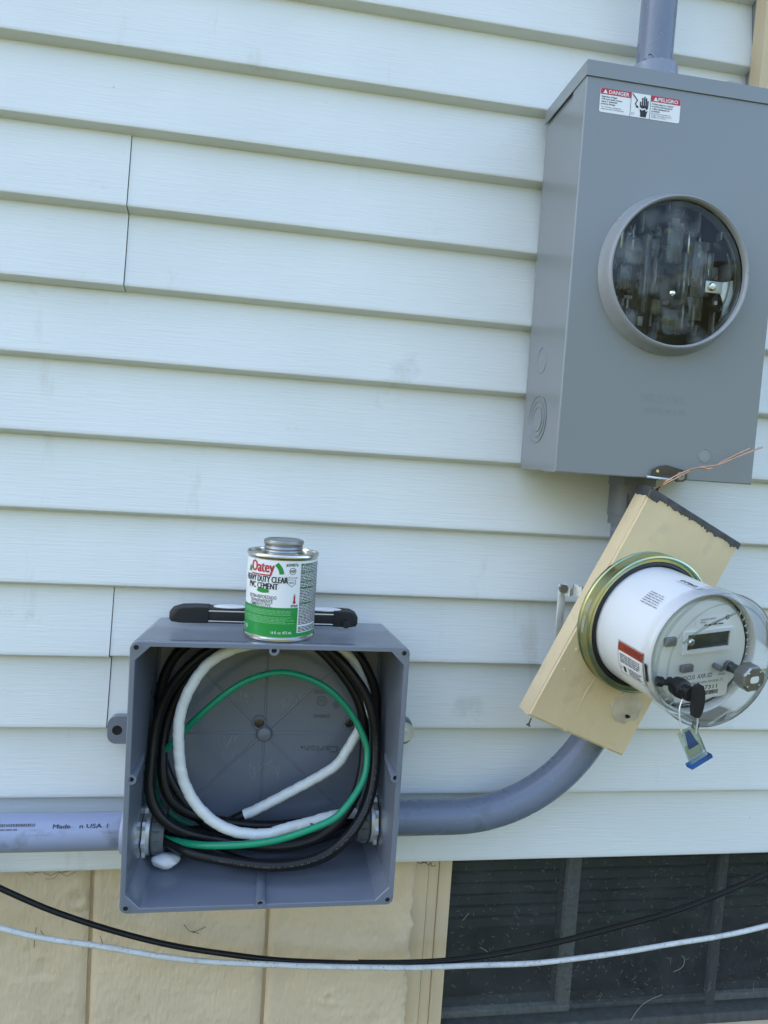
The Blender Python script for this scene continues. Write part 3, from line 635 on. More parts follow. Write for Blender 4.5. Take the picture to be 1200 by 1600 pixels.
K3 = [Vector(K1[0]), *[Vector(p) + (Vector((BX, 0, BZ)) - Vector((p[0], 0, p[2]))) * 0.085 + Vector((0, 0.026, 0)) for p in K1[1:-3]], Vector((0.150, -0.045, 0.948)), Vector((0.160, -0.045, 0.947))]
pk3 = smooth_path(spline(clampbox(K3, rB), 5), 8)
k3 = obj('black_wire', MB().tube(pk3, rB, 16), 'black'); tag(k3, 'plain black wire coiled just inside the printed black loop', 'wire')
# white taped conductor: bare black end, then overlapping turns of tape
pw = smooth_path(spline(clampbox(Wp, 0.0088), 6), 5)
wt = thing('taped_wire', 'black wire wrapped in white tape, its black end showing at the lower left', 'wire', pw[0])
ist = 24
obj('conductor', MB().tube(pw[:ist + 2], rB, 16), 'black', wt)
tp = MB(); tpath = pw[ist:]; ds = [0]
for a, b in zip(tpath, tpath[1:]): ds.append(ds[-1] + (b - a).length)
fine_p = []; rr = []
tot = ds[-1]; q = 0; step = 0.0011
s = 0.0
while s < tot:
    while ds[q + 1] < s: q += 1
    t = (s - ds[q]) / (ds[q + 1] - ds[q]); fine_p.append(tpath[q].lerp(tpath[q + 1], t)); s += step
pitch = 0.0205
nrm = None; n = 20; vs = []; fs = []
for i, p in enumerate(fine_p):
    T = (fine_p[min(i + 1, len(fine_p) - 1)] - fine_p[max(i - 1, 0)]).normalized()
    nrm = Vector((0, 1, 0)) if nrm is None else nrm
    nrm = (nrm - T * nrm.dot(T)).normalized(); bn = T.cross(nrm)
    for k in range(n):
        ph = ((i * step) / pitch + k / n + 0.06 * noise.noise(p * 40)) % 1.0
        r = 0.0067 + 0.00060 * (1 - ph) + 0.0003 * noise.noise(p * 130 + Vector((k * .3, 0, 0)))
        a = 2 * math.pi * k / n; vs.append(p + (nrm * math.cos(a) + bn * math.sin(a)) * r)
for i in range(len(fine_p) - 1):
    for k in range(n): fs.append((i * n + k, i * n + (k + 1) % n, (i + 1) * n + (k + 1) % n, (i + 1) * n + k))
fs += [tuple(range(n))[::-1], tuple((len(fine_p) - 1) * n + k for k in range(n))]
obj('tape_wrap', MB().add(vs, fs), 'whitetape', wt, smooth=28)
# a torn nick in the tape
def nick(c, r, ang):
    c = Vector(c); m = MB(); d = Vector((math.cos(ang), 0, math.sin(ang))); e = Vector((-d.z, 0, d.x))
    pts = [c + d * 0.009, c + e * 0.002, c - d * 0.005, c - e * 0.0016]
    m.add([p + Vector((0, -r, 0)) for p in pts], [(0, 1, 2, 3)]); return m
near = min(range(len(fine_p)), key=lambda i: (fine_p[i] - Vector((0.081, -0.08, 0.957))).length)
obj('tape_tear', nick(fine_p[near], 0.0092, R_(-35)), 'hole', wt, smooth=0)
pg = smooth_path(spline(clampbox(Gp, 0.0050), 6), 6)
gw = obj('ground_wire', MB().tube(pg, 0.0046, 14), 'green'); tag(gw, 'thin green insulated ground wire arching across the open box', 'wire')
lm = MB(); bm = bmesh.new(); bmesh.ops.create_icosphere(bm, subdivisions=3, radius=1)
for v in bm.verts:
    d = v.co.copy(); k = 1 + 0.22 * noise.noise(d * 1.7) + 0.05 * noise.noise(d * 6)
    x = d.x * 0.019 * k; z = d.z * (0.0105 if d.z < 0 else 0.008) * k * (1 - 0.5 * max(0, d.x)) - 0.004 * d.x * 0
    v.co = Vector((-0.1090 + x, -0.078 + d.y * 0.012 * k, 0.9075 + z))
lm.bm(bm); lo = obj('duct_seal_lump', lm, 'foam', smooth=60); tag(lo, 'white lump of sealing foam under the bushing inside the junction box', 'foam')

# ------------------------------------------------------------------ meter socket box
MX0, MX1, MZ0, MZ1, MY = 0.3615, 0.6443, 1.4520, 1.9650, -0.137
ms = thing('meter_socket_box', 'grey steel meter socket box with a round clear window and a danger sticker', 'meter box', ((MX0 + MX1) / 2, 0, MZ0))
bd = MB(); t_ = 0.0016; yb0, yb1 = -0.134, -0.0008
bd.box(MX0 + 0.0024, MX1 - 0.0024, yb1 - t_, yb1, MZ0 + 0.0012, MZ1 - 0.003)
for a, b in ((MX0 + 0.0024, MX0 + 0.0024 + t_), (MX1 - 0.0024 - t_, MX1 - 0.0024)): bd.box(a, b, yb0, yb1 - t_, MZ0 + 0.0012, MZ1 - 0.003)
bd.box(MX0 + 0.0024 + t_, MX1 - 0.0024 - t_, yb0, yb1 - t_, MZ0 + 0.0012, MZ0 + 0.0012 + t_)
bd.box(MX0 + 0.0024 + t_, MX1 - 0.0024 - t_, yb0, yb1 - t_, MZ1 - 0.003 - t_, MZ1 - 0.003)
body = obj('body', bd, 'metergrey', ms, smooth=0)
# cover with a round opening and folded edges
RC = (0.5005, 1.7155); n = 64; RO = 0.0990
cv = MB(); cz1 = MZ1 - 0.0172
def onrect(a):
    dx, dz = math.cos(a), math.sin(a)
    k = min((MX1 - RC[0]) / dx if dx > 1e-9 else 9, (MX0 - RC[0]) / dx if dx < -1e-9 else 9, (cz1 - RC[1]) / dz if dz > 1e-9 else 9, (MZ0 - RC[1]) / dz if dz < -1e-9 else 9)
    return (RC[0] + dx * k, RC[1] + dz * k)
angs = sorted([2 * math.pi * i / n for i in range(n)] + [math.atan2(z - RC[1], x - RC[0]) % (2 * math.pi) for x in (MX0, MX1) for z in (MZ0, cz1)])
N_ = len(angs); bev = 0.0014
inn = [(RC[0] + RO * math.cos(a), RC[1] + RO * math.sin(a)) for a in angs]; outr = [onrect(a) for a in angs]
ins = [(x + (bev if x < MX0 + 1e-6 else -bev if x > MX1 - 1e-6 else 0), z + (bev if z < MZ0 + 1e-6 else -bev if z > cz1 - 1e-6 else 0)) for x, z in outr]
vs = [(x, MY, z) for x, z in inn] + [(x, MY, z) for x, z in ins] + [(x, MY + bev, z) for x, z in outr] + [(x, MY + 0.040, z) for x, z in outr]
fs = []
for L0 in range(3):
    for i in range(N_): fs.append((L0 * N_ + i, L0 * N_ + (i + 1) % N_, (L0 + 1) * N_ + (i + 1) % N_, (L0 + 1) * N_ + i))
cv.add(vs, fs); cover = obj('cover', cv, 'metergrey', ms, smooth=0)
tcp = MB(); tcp.bbox(MX0 - 0.0014, MX1 + 0.0014, MY - 0.0018, -0.0012, MZ1 - 0.0022, MZ1, 0.0007)
tcp.box(MX0 - 0.0014, MX1 + 0.0014, MY - 0.0018, MY - 0.0003, MZ1 - 0.0190, MZ1 - 0.0015)
tcp.box(MX0 - 0.0014, MX0 - 0.0002, MY - 0.0004, -0.0012, MZ1 - 0.0190, MZ1 - 0.0015); tcp.box(MX1 + 0.0002, MX1 + 0.0014, MY - 0.0004, -0.0012, MZ1 - 0.0190, MZ1 - 0.0015)
obj('top_cap', tcp, 'metergrey', ms, smooth=0)
obj('closing_plug', MB().lathe([(0.022, 0), (0.021, 0.003), (0.014, 0.0075), (0, 0.009)], (0.5625, -0.115, MZ1), n=32), 'ringgrey', ms)
ring = obj('ring', MB().lathe([(0.1035, -0.0005), (0.1030, 0.0012), (0.1012, 0.0035), (0.0985, 0.0120), (0.0968, 0.0170), (0.0955, 0.0190), (0.0940, 0.0197), (0.0922, 0.0185), (0.0914, 0.0165), (0.0914, -0.006), (0.0990, -0.006)], (RC[0], MY, RC[1]), (0, -1, 0), 96), 'ringgrey', ms, smooth=40)
obj('clear_window', MB().lathe([(0, 0.0125), (0.0905, 0.0125), (0.0908, 0.0120), (0.0908, 0.0095)], (RC[0], MY, RC[1]), (0, -1, 0), 72), 'sockglass', ms, smooth=40)
# what shows behind the window
obj('shade_liner', MB().lathe([(0.0985, -0.002), (0.0985, -0.095), (0, -0.095)], (RC[0], MY, RC[1]), (0, -1, 0), 60), 'sockshade', ms)  # added dark liner, interior shade put into its colour
obj('insulator_block', MB().bbox(0.425, 0.470, -0.075, -0.004, 1.640, 1.800, 0.004), 'sockgrey', ms)
obj('insulator_block', MB().bbox(0.520, 0.566, -0.075, -0.004, 1.640, 1.800, 0.004), 'sockgrey', ms)
obj('cross_bar', MB().bbox(0.408, 0.592, -0.050, -0.020, 1.685, 1.722, 0.004), 'olive', ms)
obj('bus_plate', MB().bbox(0.478, 0.514, -0.060, -0.030, 1.655, 1.790, 0.003), 'olive', ms)
obj('lug_block', MB().bbox(0.496, 0.514, -0.105, -0.06, 1.760, 1.782, 0.002), 'olive', ms)
obj('brass_tab', MB().bbox(0.500, 0.511, -0.112, -0.100, 1.779, 1.784, 0.001), pm('brass', (0.6, 0.5, 0.15), 0.3, 1.0), ms)
for x in (0.447, 0.543):
    for z in (1.672, 1.768):
        j = obj('jaw', MB().bbox(x - 0.010, x - 0.006, -0.112, -0.072, z - 0.017, z + 0.017, 0.001).bbox(x + 0.006, x + 0.010, -0.112, -0.072, z - 0.017, z + 0.017, 0.001), 'tin' if z > 1.7 else 'steel', ms)
def cfin(x0, x1, z0, z1, y=-0.143, d=0.012, nm='clear_fin'):
    f = obj(nm, MB().bbox(x0, x1, y, y + d, z0, z1, 0.0012), 'fin', ms)
    for a in (x0, x1): obj('fin_edge', MB().bbox(a - 0.0005, a + 0.0005, y - 0.0006, y + 0.0006, z0, z1, 0.0002), 'finedge', f)
    return f
for a in ((0.4580, 0.4640, 1.664, 1.762), (0.4300, 0.4570, 1.724, 1.757), (0.5240, 0.5420, 1.6605, 1.7610), (0.4860, 0.5065, 1.7300, 1.7810), (0.4640, 0.4740, 1.735, 1.757), (0.4255, 0.4400, 1.690, 1.720),
          (0.4700, 0.4780, 1.690, 1.735), (0.5120, 0.5190, 1.680, 1.745), (0.4400, 0.4520, 1.640, 1.668), (0.5450, 0.5520, 1.715, 1.748), (0.4890, 0.5150, 1.640, 1.672)): cfin(*a)
for x, z, l in ((0.4490, 1.775, 0.026), (0.4828, 1.797, 0.010), (0.5262, 1.7840, 0.026), (0.5580, 1.7700, 0.010), (0.5585, 1.659, 0.028), (0.4810, 1.642, 0.022), (0.4330, 1.765, 0.008), (0.4310, 1.673, 0.010), (0.5350, 1.647, 0.014)):
    obj('clear_rib', MB().bbox(x - 0.0016, x + 0.0016, -0.147, -0.138, z - l / 2, z + l / 2, 0.0008), 'finedge', ms)
rnd = random.Random(31)
for q in range(46):                                    # small clips and moulding marks behind the window
    a = rnd.uniform(0, 6.283); rr_ = 0.078 * math.sqrt(rnd.random()); x = RC[0] + rr_ * math.cos(a); z = RC[1] + rr_ * math.sin(a); w2, h2 = rnd.uniform(0.0012, 0.006), rnd.uniform(0.0012, 0.012); y = rnd.uniform(-0.137, -0.09)
    obj('moulded_clip', MB().bbox(x - w2, x + w2, y, y + 0.005, z - h2, z + h2, 0.0006, 1), rnd.choice(('sockgrey', 'fin', 'finedge', 'sockgrey', 'steel', 'fin')), ms)
obj('seal_arc', MB().tube([(RC[0] + 0.0860 * math.cos(R_(a)), -0.143, RC[1] + 0.0860 * math.sin(R_(a))) for a in range(-38, 50, 4)], 0.0011, 8), 'finedge', ms)
obj('seal_arc', MB().tube([(RC[0] + 0.0800 * math.cos(R_(a)), -0.140, RC[1] + 0.0800 * math.sin(R_(a))) for a in range(-30, 30, 4)], 0.0009, 8), 'finedge', ms)
obj('terminal_strap', MB().bbox(0.5460, 0.5700, -0.1410, -0.1395, 1.6985, 1.7135, 0.0005), 'zinc', ms)
obj('terminal_screw', MB().lathe([(0.0055, 0), (0.0055, 0.0018), (0.004, 0.003), (0, 0.0032)], (0.5545, -0.1410, 1.7060), (0, -1, 0), 24), 'chrome', ms)
obj('terminal_arm', MB().prism([(0.5690, 1.7000), (0.5690, 1.7130), (0.5800, 1.7160), (0.5860, 1.7180), (0.5870, 1.6980), (0.5820, 1.6750), (0.5740, 1.6690), (0.5760, 1.6850)], 'y', -0.1385, -0.1365), 'zinc', ms)
obj('torn_tab', MB().prism([(0.5590, 1.7180), (0.5660, 1.7240), (0.5680, 1.7300), (0.5640, 1.7220), (0.5620, 1.7150)], 'y', -0.139, -0.138), 'finedge', ms)
obj('tamper_screw', MB().lathe([(0.0038, 0), (0.0038, 0.002), (0.0022, 0.004), (0, 0.0045)], (0.4955, -0.1480, 1.6900), (0, -1, 0), 20), 'chrome', ms)
wl = [text2d('WORK', 0.0042, 0.470, 1.7055, width=0.020), text2d('PC', 0.0062, 0.5010, 1.7935, rot180=True, width=0.011), text2d('PC', 0.0055, 0.5010, 1.7790, rot180=True, width=0.010)]
obj('raised_lettering', MB().flat(wl, plane_fn(-0.1503)), 'fin', ms, smooth=0)
# danger sticker
DX, DZ, DW, DH = 0.3808, 1.9052, 0.1092, 0.0290
st = obj('danger_sticker', MB().flat([rrect2d(0, DW, 0, DH, 0.0025)], plane_fn(MY - 0.0003, DX, DZ)), 'white', ms, smooth=0); st['label'] = 'white and red bilingual danger sticker'
hd = 0.0072
def redhead(x0, x1, rl, rr):
    p = [(x0, DH - hd), (x1, DH - hd)]
    p += [(x1 - 0.0025 + 0.0025 * math.cos(R_(t)), DH - 0.0025 + 0.0025 * math.sin(R_(t))) for t in (0, 30, 60, 90)] if rr else [(x1, DH)]
    p += [(x0 + 0.0025 + 0.0025 * math.cos(R_(t)), DH - 0.0025 + 0.0025 * math.sin(R_(t))) for t in (90, 120, 150, 180)] if rl else [(x0, DH)]
    return poly2d(p)
for rh in (redhead(0.0004, 0.0412, True, False), redhead(0.0684, DW - 0.0004, False, True)): obj('red_band', MB().flat([rh], plane_fn(MY - 0.0005, DX, DZ)), 'red', st, smooth=0)
wp = [text2d('DANGER', 0.0044, 0.0112, DH - 0.0060, bold=0.018, width=0.0275), text2d('PELIGRO', 0.0044, 0.0782, DH - 0.0060, bold=0.018, width=0.0270)]
for x in (0.0066, 0.0746): wp.append(poly2d([(x - 0.0029, DH - 0.0062), (x + 0.0029, DH - 0.0062), (x, DH - 0.0012)]))
obj('white_lettering', MB().flat(wp, plane_fn(MY - 0.0007, DX, DZ)), 'white', st, smooth=0)
bp = [rect2d(0.0412, 0.0417, 0, DH), rect2d(0.0679, 0.0684, 0, DH)]
for i, s in enumerate(('Hazardous Voltage.', 'Will cause death, serious', 'injury or substantial', 'property damage.')): bp.append(text2d(s, 0.0019, 0.0020, 0.0182 - i * 0.0029, bold=0.02))
for i, s in enumerate(('Turn off power supplying this', 'equipment before working inside.')): bp.append(text2d(s, 0.0016, 0.0022, 0.0060 - i * 0.0024))
for i, s in enumerate(('Voltaje peligroso. Causará', 'la muerte, lesiones graves', 'o daño substancial a la', 'propiedad.')): bp.append(text2d(s, 0.0019, 0.0702, 0.0182 - i * 0.0029, bold=0.02))
for i, s in enumerate(('Desconecte el suministro de', 'energía a este equipo antes de', 'trabajar en su interior.')): bp.append(text2d(s, 0.0016, 0.0702, 0.0068 - i * 0.0023))
for x in (0.0066, 0.0746): bp.append(rect2d(x - 0.0003, x + 0.0003, DH - 0.0048, DH - 0.0026)); bp.append(disc2d(x, DH - 0.0055, 0.0003, 8))
bp += stroke2d([(0.0432, 0.0275), (0.0502, 0.0205), (0.0476, 0.0160), (0.0500, 0.0128)], 0.0013); bp.append(poly2d([(0.0480, 0.0122), (0.0514, 0.0144), (0.0522, 0.0108)]))
hx = 0.0590
bp.append(poly2d([(hx - 0.0052, 0.0105), (hx - 0.0038, 0.0052), (hx - 0.0036, 0.0012), (hx + 0.0042, 0.0012), (hx + 0.0046, 0.0052), (hx + 0.0062, 0.0098), (hx + 0.0040, 0.0080), (hx + 0.0020, 0.0105), (hx - 0.0015, 0.0090)]))
bp.append(poly2d([(hx - 0.0050, 0.0128), (hx - 0.0012, 0.0112), (hx + 0.0022, 0.0126), (hx + 0.0040, 0.0102), (hx + 0.0062, 0.0120), (hx + 0.0060, 0.0150), (hx - 0.0052, 0.0150)]))
for i, (dx, top) in enumerate(((-0.0045, 0.0195), (-0.0018, 0.0245), (0.0008, 0.0262), (0.0032, 0.0245), (0.0055, 0.0215))): bp += [rect2d(hx + dx - 0.0009, hx + dx + 0.0009, 0.0150, top - 0.0006), disc2d(hx + dx, top - 0.0008, 0.0009, 10)]
bp += [text2d('0210-6', 0.0011, 0.0432, 0.0042), text2d('REV-C', 0.0011, 0.0432, 0.0026)]
obj('black_lettering', MB().flat(bp, plane_fn(MY - 0.0006, DX, DZ)), 'blackink', st, smooth=0)
# embossed maker's name, knockouts, latch
ed = [text2d('MILBANK', 0.0110, 0.5045, 1.5520, 'C', width=0.064), text2d('MADE IN USA', 0.0068, 0.5080, 1.5375, 'C', width=0.062)]
obj('embossed_name', emboss(ed, MY + 0.0002, 0.00042), 'metergrey', ms, smooth=0)
obj('knockout', MB().lathe([(0.0088, 0.0), (0.0088, 0.0006), (0.0083, 0.0006), (0.0081, 0.0), (0.0, 0.0002)], (0.5700, MY, 1.4868), (0, -1, 0), 36), 'ringgrey', ms)
def knock(y, z, radii, tilt=0):
    for r in radii:
        m = MB().lathe([(r + 0.0011, 0.0), (r + 0.0007, 0.0009), (r - 0.0003, 0.0010), (r - 0.0009, 0.0)], (MX0 + 0.0024, y, z), (-1, 0, 0), 56)
        obj('knockout', m, 'metergrey', ms)
        g_ = MB().lathe([(r + 0.0016, 0.0003), (r + 0.0011, 0.0003)], (MX0 + 0.0024, y, z), (-1, 0, 0), 30, a0=R_(20), a1=R_(150))
        g_.lathe([(r + 0.0016, 0.0003), (r + 0.0011, 0.0003)], (MX0 + 0.0024, y, z), (-1, 0, 0), 30, a0=R_(210), a1=R_(330))
        obj('slot', g_, 'hole', ms)
knock(-0.0545, 1.5238, (0.0165, 0.0245, 0.0325)); 
m = MB().lathe([(0.0185, 0.0), (0.0180, 0.0007), (0.0172, 0.0007), (0.0168, 0.0)], (MX0 + 0.0024, -0.0545, 1.6058), (-1, 0, 0), 56); obj('knockout', m, 'metergrey', ms)
la = MB(); la.prism([(0.4945, 1.4555), (0.4950, 1.4635), (0.5050, 1.4690), (0.5140, 1.4705), (0.5380, 1.4655), (0.5440, 1.4610), (0.5445, 1.4545), (0.5400, 1.4500), (0.5300, 1.4490), (0.5240, 1.4565), (0.5050, 1.4570)], 'y', MY - 0.0060, MY - 0.0035)
la.prism([(0.5000, 1.4560), (0.5050, 1.4560), (0.5050, 1.4500), (0.5000, 1.4500)], 'y', MY - 0.0042, MY + 0.004)
hasp = obj('latch', la, 'darksteel', ms, smooth=20); hasp['label'] = 'small dark steel latch at the bottom edge'
obj('rivet', MB().lathe([(0.0058, 0), (0.0058, 0.0010), (0.0045, 0.0022), (0.0025, 0.0022), (0.0022, 0.0006), (0, 0.0006)], (0.5345, MY - 0.0060, 1.4570), (0, -1, 0), 24), 'steel', hasp)
obj('rivet', MB().lathe([(0.0022, 0), (0.002, 0.001), (0, 0.0012)], (0.5010, MY - 0.0060, 1.4618), (0, -1, 0), 16), 'chrome', hasp)
obj('pin', MB().tube([(0.486, MY - 0.0085, 1.4535), (0.522, MY - 0.0085, 1.4515)], 0.0016, 10), 'zinc', hasp)

# ------------------------------------------------------------------ old meter box hanging askew
RB = Matrix(((0.89949, -0.14909, 0.41072), (0.17929, 0.98315, -0.03576), (-0.39847, 0.1058, 0.91106)))
CB = Vector((0.504, -0.123, 1.248)); BW, BH, BD = 0.0882, 0.1715, 0.0285
ob = thing('old_meter_box', 'tan painted shallow box hanging crooked in front of the siding, carrying the round meter', 'meter box', CB, RB)
sm = MB(); bm = bmesh.new(); bmesh.ops.create_cube(bm, size=1)
for v in bm.verts: v.co = Vector((v.co.x * 2 * BW, BD / 2 + v.co.y * BD, v.co.z * 2 * BH))
bmesh.ops.bevel(bm, geom=[e for e in bm.edges if all(v.co.y < 0.001 for v in e.verts) or abs(e.verts[0].co.z - e.verts[1].co.z) > 0.1], offset=0.0026, segments=3, affect='EDGES')
bmesh.ops.subdivide_edges(bm, edges=[e for e in bm.edges if e.calc_length() > 0.1], cuts=14, use_grid_fill=True)
for v in bm.verts: v.co.y += noise.noise(v.co * 14) * 0.0008
sm.bm(bm); obj('case', sm, 'tanpaint', ob, smooth=40)
# dark sealant along the top edge, ragged where it laps the front
rnd = random.Random(5); nx = 220; vs = []; fs = []
for i in range(nx + 1):
    x = -BW + 2 * BW * i / nx
    lip = 0.0075 + 0.0065 * abs(noise.noise(Vector((x * 60, 2, 0)))) + 0.0045 * max(0, noise.noise(Vector((x * 330, 7, 0)))) + (0.005 * min(1, max(0, (26 - i) / 4)))
    vs += [(x, BD, BH + 0.0009), (x, 0.004, BH + 0.0011), (x, -0.0012, BH - 0.0005), (x, -0.0013, BH - lip + 0.0008), (x, 0.0004, BH - lip)]
for i in range(nx):
    for k in range(4): fs.append((i * 5 + k, i * 5 + k + 1, i * 5 + 6 + k, i * 5 + 5 + k))
obj('sealant_strip', MB().add(vs, fs), 'putty', ob, smooth=40)
vs = []; fs = []
for i in range(13):
    y = BD * i / 12; lip = 0.012 + 0.004 * noise.noise(Vector((y * 120, 9, 0)))
    vs += [(-BW - 0.0012, y, BH + 0.0006), (-BW - 0.0012, y, BH - lip), (-BW + 0.001, y, BH - lip - 0.0008)]
for i in range(12): fs += [(i * 3, i * 3 + 1, i * 3 + 4, i * 3 + 3), (i * 3 + 1, i * 3 + 2, i * 3 + 5, i * 3 + 4)]
obj('sealant_strip', MB().add(vs, fs), 'putty', ob, smooth=40)
# remains of paint, caulk and a knocked hole near the bottom
bm = bmesh.new(); bmesh.ops.create_uvsphere(bm, u_segments=28, v_segments=12, radius=1)
for v in bm.verts: d = v.co.copy(); k = 1 + 0.30 * noise.noise(d * 2.4) + 0.12 * noise.noise(d * 7); v.co = Vector((0.050 + d.x * 0.026 * k, d.y * 0.0022, -0.1050 + d.z * 0.024 * k))
obj('caulk_patch', MB().bm(bm), 'caulk', ob, smooth=60)
obj('hole', MB().flat([poly2d([(0.058 + 0.0045 * math.cos(a) * (1 + .3 * math.sin(3 * a)), -0.1165 + 0.0028 * math.sin(a)) for a in [i * math.pi / 7 for i in range(14)]])], plane_fn(-0.0028)), 'hole', ob, smooth=0)
for x, z, r in ((-0.0755, -0.034, 0.0030), (-0.070, -0.064, 0.0026), (-0.072, -0.095, 0.0018)):
    obj('paint_blister', MB().lathe([(r, -0.0006), (r * 0.8, r * .45), (0, r * .7)], (x, 0, z), (0, -1, 0), 16), 'tanpaint', ob)
obj('nail_hole', MB().lathe([(0, 0.0004), (0.0016, 0.0004)], (-BW + 0.0062, 0, 0.024), (0, -1, 0), 12), 'hole', ob)
obj('paint_drip', MB().tube(spline([(-0.018, 0.0040, -0.075), (-0.022, 0.0036, -0.11), (-0.020, 0.0037, -0.150), (-0.021, 0.0038, -0.171)], 5), 0.0040, 12), 'tanpaint', ob)
obj('paint_drip', MB().tube(spline([(0.0565, 0.0024, -0.134), (0.057, 0.0022, -0.15), (0.056, 0.0024, -0.171)], 5), 0.0025, 10), 'tanpaint', ob)
# dangling screw at its bottom corner
scw = obj('wood_screw', MB().lathe([(0, 0), (0.0009, 0.001), (0.0011, 0.009), (0.0032, 0.0115), (0.0032, 0.012), (0, 0.0122)], (0.3605, -0.130, 1.1235), (-0.35, 0, -1), 12), 'darksteel'); tag(scw, 'small dark screw sticking down from the lower corner of the tan box', 'screw')

# locking ring round the meter
MC = Vector((-0.0014, 0, 0.0099)); WC = CB + RB @ MC
th = R_(29); RM = RB @ Matrix(((math.cos(th), 0, -math.sin(th)), (0, 1, 0), (math.sin(th), 0, math.cos(th))))
lr = thing('locking_ring', 'yellow green chromate steel locking ring clamped round the meter base', 'ring', WC, RM)
M['chromate'] = chromate_mat()
band = obj('band', MB().lathe([(0.0880, -0.001), (0.0972, -0.001), (0.0972, 0.0026), (0.0960, 0.0040), (0.0960, 0.0175), (0.0966, 0.0188), (0.0960, 0.0212), (0.0942, 0.0222), (0.0925, 0.0212), (0.0915, 0.0190), (0.0880, 0.0195)], (0, 0, 0), (0, -1, 0), 96), 'chromate', lr, smooth=40)
A0 = -163 - 29
def ringfn(u, v):
    a = R_(A0) - u / 0.0964; return (0.0964 * math.cos(a), -0.0110 - v, 0.0964 * math.sin(a))
obj('stamped_lettering', MB().flat([text2d('INNER-TITE', 0.0056, 0, -0.0028, 'C', bold=0.012, width=0.046)], ringfn), 'caulk', lr, smooth=0)

# the electric meter
em_ = thing('electric_meter', 'round white electric meter under a clear cover with a blank display', 'electric meter', WC, RM)
obj('base_flange', MB().lathe([(0.0, 0.002), (0.0878, 0.002), (0.0878, 0.0185), (0.0840, 0.0205), (0.0822, 0.0200)], (0, 0, 0), (0, -1, 0), 80), 'rubber', em_)
obj('body_shell', MB().lathe([(0.0800, 0.012), (0.0812, 0.022), (0.0802, 0.060), (0.0790, 0.117), (0.0780, 0.1215), (0.0758, 0.1232), (0.0738, 0.1222), (0.0735, 0.112)], (0, 0, 0), (0, -1, 0), 96), 'whiteplastic', em_, smooth=40)
fp = obj('face_plate', MB().lathe([(0.0742, 0.100), (0.0742, 0.1065), (0.0660, 0.1165), (0.0640, 0.1178), (0, 0.1178)], (0, 0, 0), (0, -1, 0), 72), 'faceplastic', em_, smooth=30)
FY = -0.1180
fr = MB()
for a, b, c, d in ((-0.030, 0.042, 0.0265, 0.0305), (-0.030, 0.042, 0.0020, 0.0070), (-0.030, -0.0245, 0.0070, 0.0265), (0.0370, 0.042, 0.0070, 0.0265)): fr.box(a, b, FY - 0.0035, FY + 0.001, c, d)
dsp = obj('display_frame', fr, 'whiteplastic', em_, smooth=0)
obj('display', MB().bbox(-0.0245, 0.0370, FY - 0.0012, FY + 0.001, 0.0070, 0.0265, 0.0003), 'lcd', dsp)
pl_ = MB().flat([rrect2d(-0.0345, 0.0440, -0.0600, -0.0245, 0.004), rrect2d(-0.0120, 0.0380, 0.0345, 0.0480, 0.001)], plane_fn(FY - 0.0003))
np_ = obj('name_plate', pl_, 'white', em_, smooth=0)
np2 = [text2d('FOCUS  AXR-SD', 0.0056, -0.0255, -0.0325, bold=0.006, width=0.0445), text2d('CA 0.5', 0.0030, 0.0285, -0.0320, width=0.009), text2d('CL200 240V 3W 60Hz TA=30 Kh 7.2', 0.0030, -0.0240, -0.0395, width=0.060),
       text2d('99407311', 0.0052, -0.0110, -0.0480, bold=0.006, width=0.0390), text2d('Landis+Gyr  AXR-SD', 0.0024, -0.0060, 0.0420, width=0.022), text2d('Mod:', 0.0024, -0.0060, 0.0385, width=0.008), disc2d(0.0330, 0.0430, 0.0032, 18)]
rnd = random.Random(4); x = -0.008
while x < 0.030: wd = rnd.choice((0.0004, 0.0007, 0.0011)); np2.append(rect2d(x, x + wd, -0.0555, -0.0500)); x += wd + rnd.choice((0.0004, 0.0006))
np2 += fine2d(-0.028, 0.016, -0.0675, -0.0615, 2, rnd, 0.5, 0.2) + fine2d(0.000, 0.030, 0.0350, 0.0375, 1, rnd, 0.6, 0.1)
obj('printing', MB().flat(np2, plane_fn(FY - 0.0005)), 'blackink', np_, smooth=0)
obj('logo_mark', MB().flat(stroke2d([(0.0318, 0.0452), (0.0342, 0.0440), (0.0318, 0.0425), (0.0342, 0.0410)], 0.0008), plane_fn(FY - 0.0006)), 'white', np_, smooth=0)
obj('side_button', MB().lathe([(0.0035, 0), (0.0035, 0.012), (0.0030, 0.013), (0, 0.013)], (0.0210, FY, -0.0180), (0, -1, 0), 20), 'greyplastic', em_)
obj('selector', MB().bbox(-0.0300, -0.0140, FY - 0.006, FY, -0.0200, -0.0110, 0.001), 'greyplastic', em_)
obj('battery_clip', MB().bbox(-0.0560, -0.0400, FY - 0.004, FY + 0.004, 0.0150, 0.0260, 0.0015), 'greyplastic', em_)
# optical port: clear stem, metal hex cap
op = obj('optical_port', MB().lathe([(0.0068, 0), (0.0068, 0.005), (0.0052, 0.0055), (0.0052, 0.025)], (0.0415, FY, -0.0205), (0, -1, 0), 28), 'greyplastic', em_)
obj('clear_stem', MB().lathe([(0.0062, 0.004), (0.0062, 0.026)], (0.0415, FY, -0.0205), (0, -1, 0), 24), 'clear_edge', op)
obj('metal_cap', MB().lathe([(0.0090, -0.004), (0.0165, -0.004), (0.0165, 0.010), (0.0150, 0.0120), (0, 0.0120)], (0.0405, -0.1495, -0.0205), (0, -1, 0), 8, ref=(math.cos(R_(22.5)), 0, math.sin(R_(22.5)))), 'steel', op, smooth=20)
obj('port_window', MB().flat([rrect2d(0.0405 - 0.0062, 0.0405 + 0.0062, -0.0205 - 0.0042, -0.0205 + 0.0042, 0.003)], plane_fn(-0.1618)), 'faceplastic', op, smooth=0)
sp = MB()
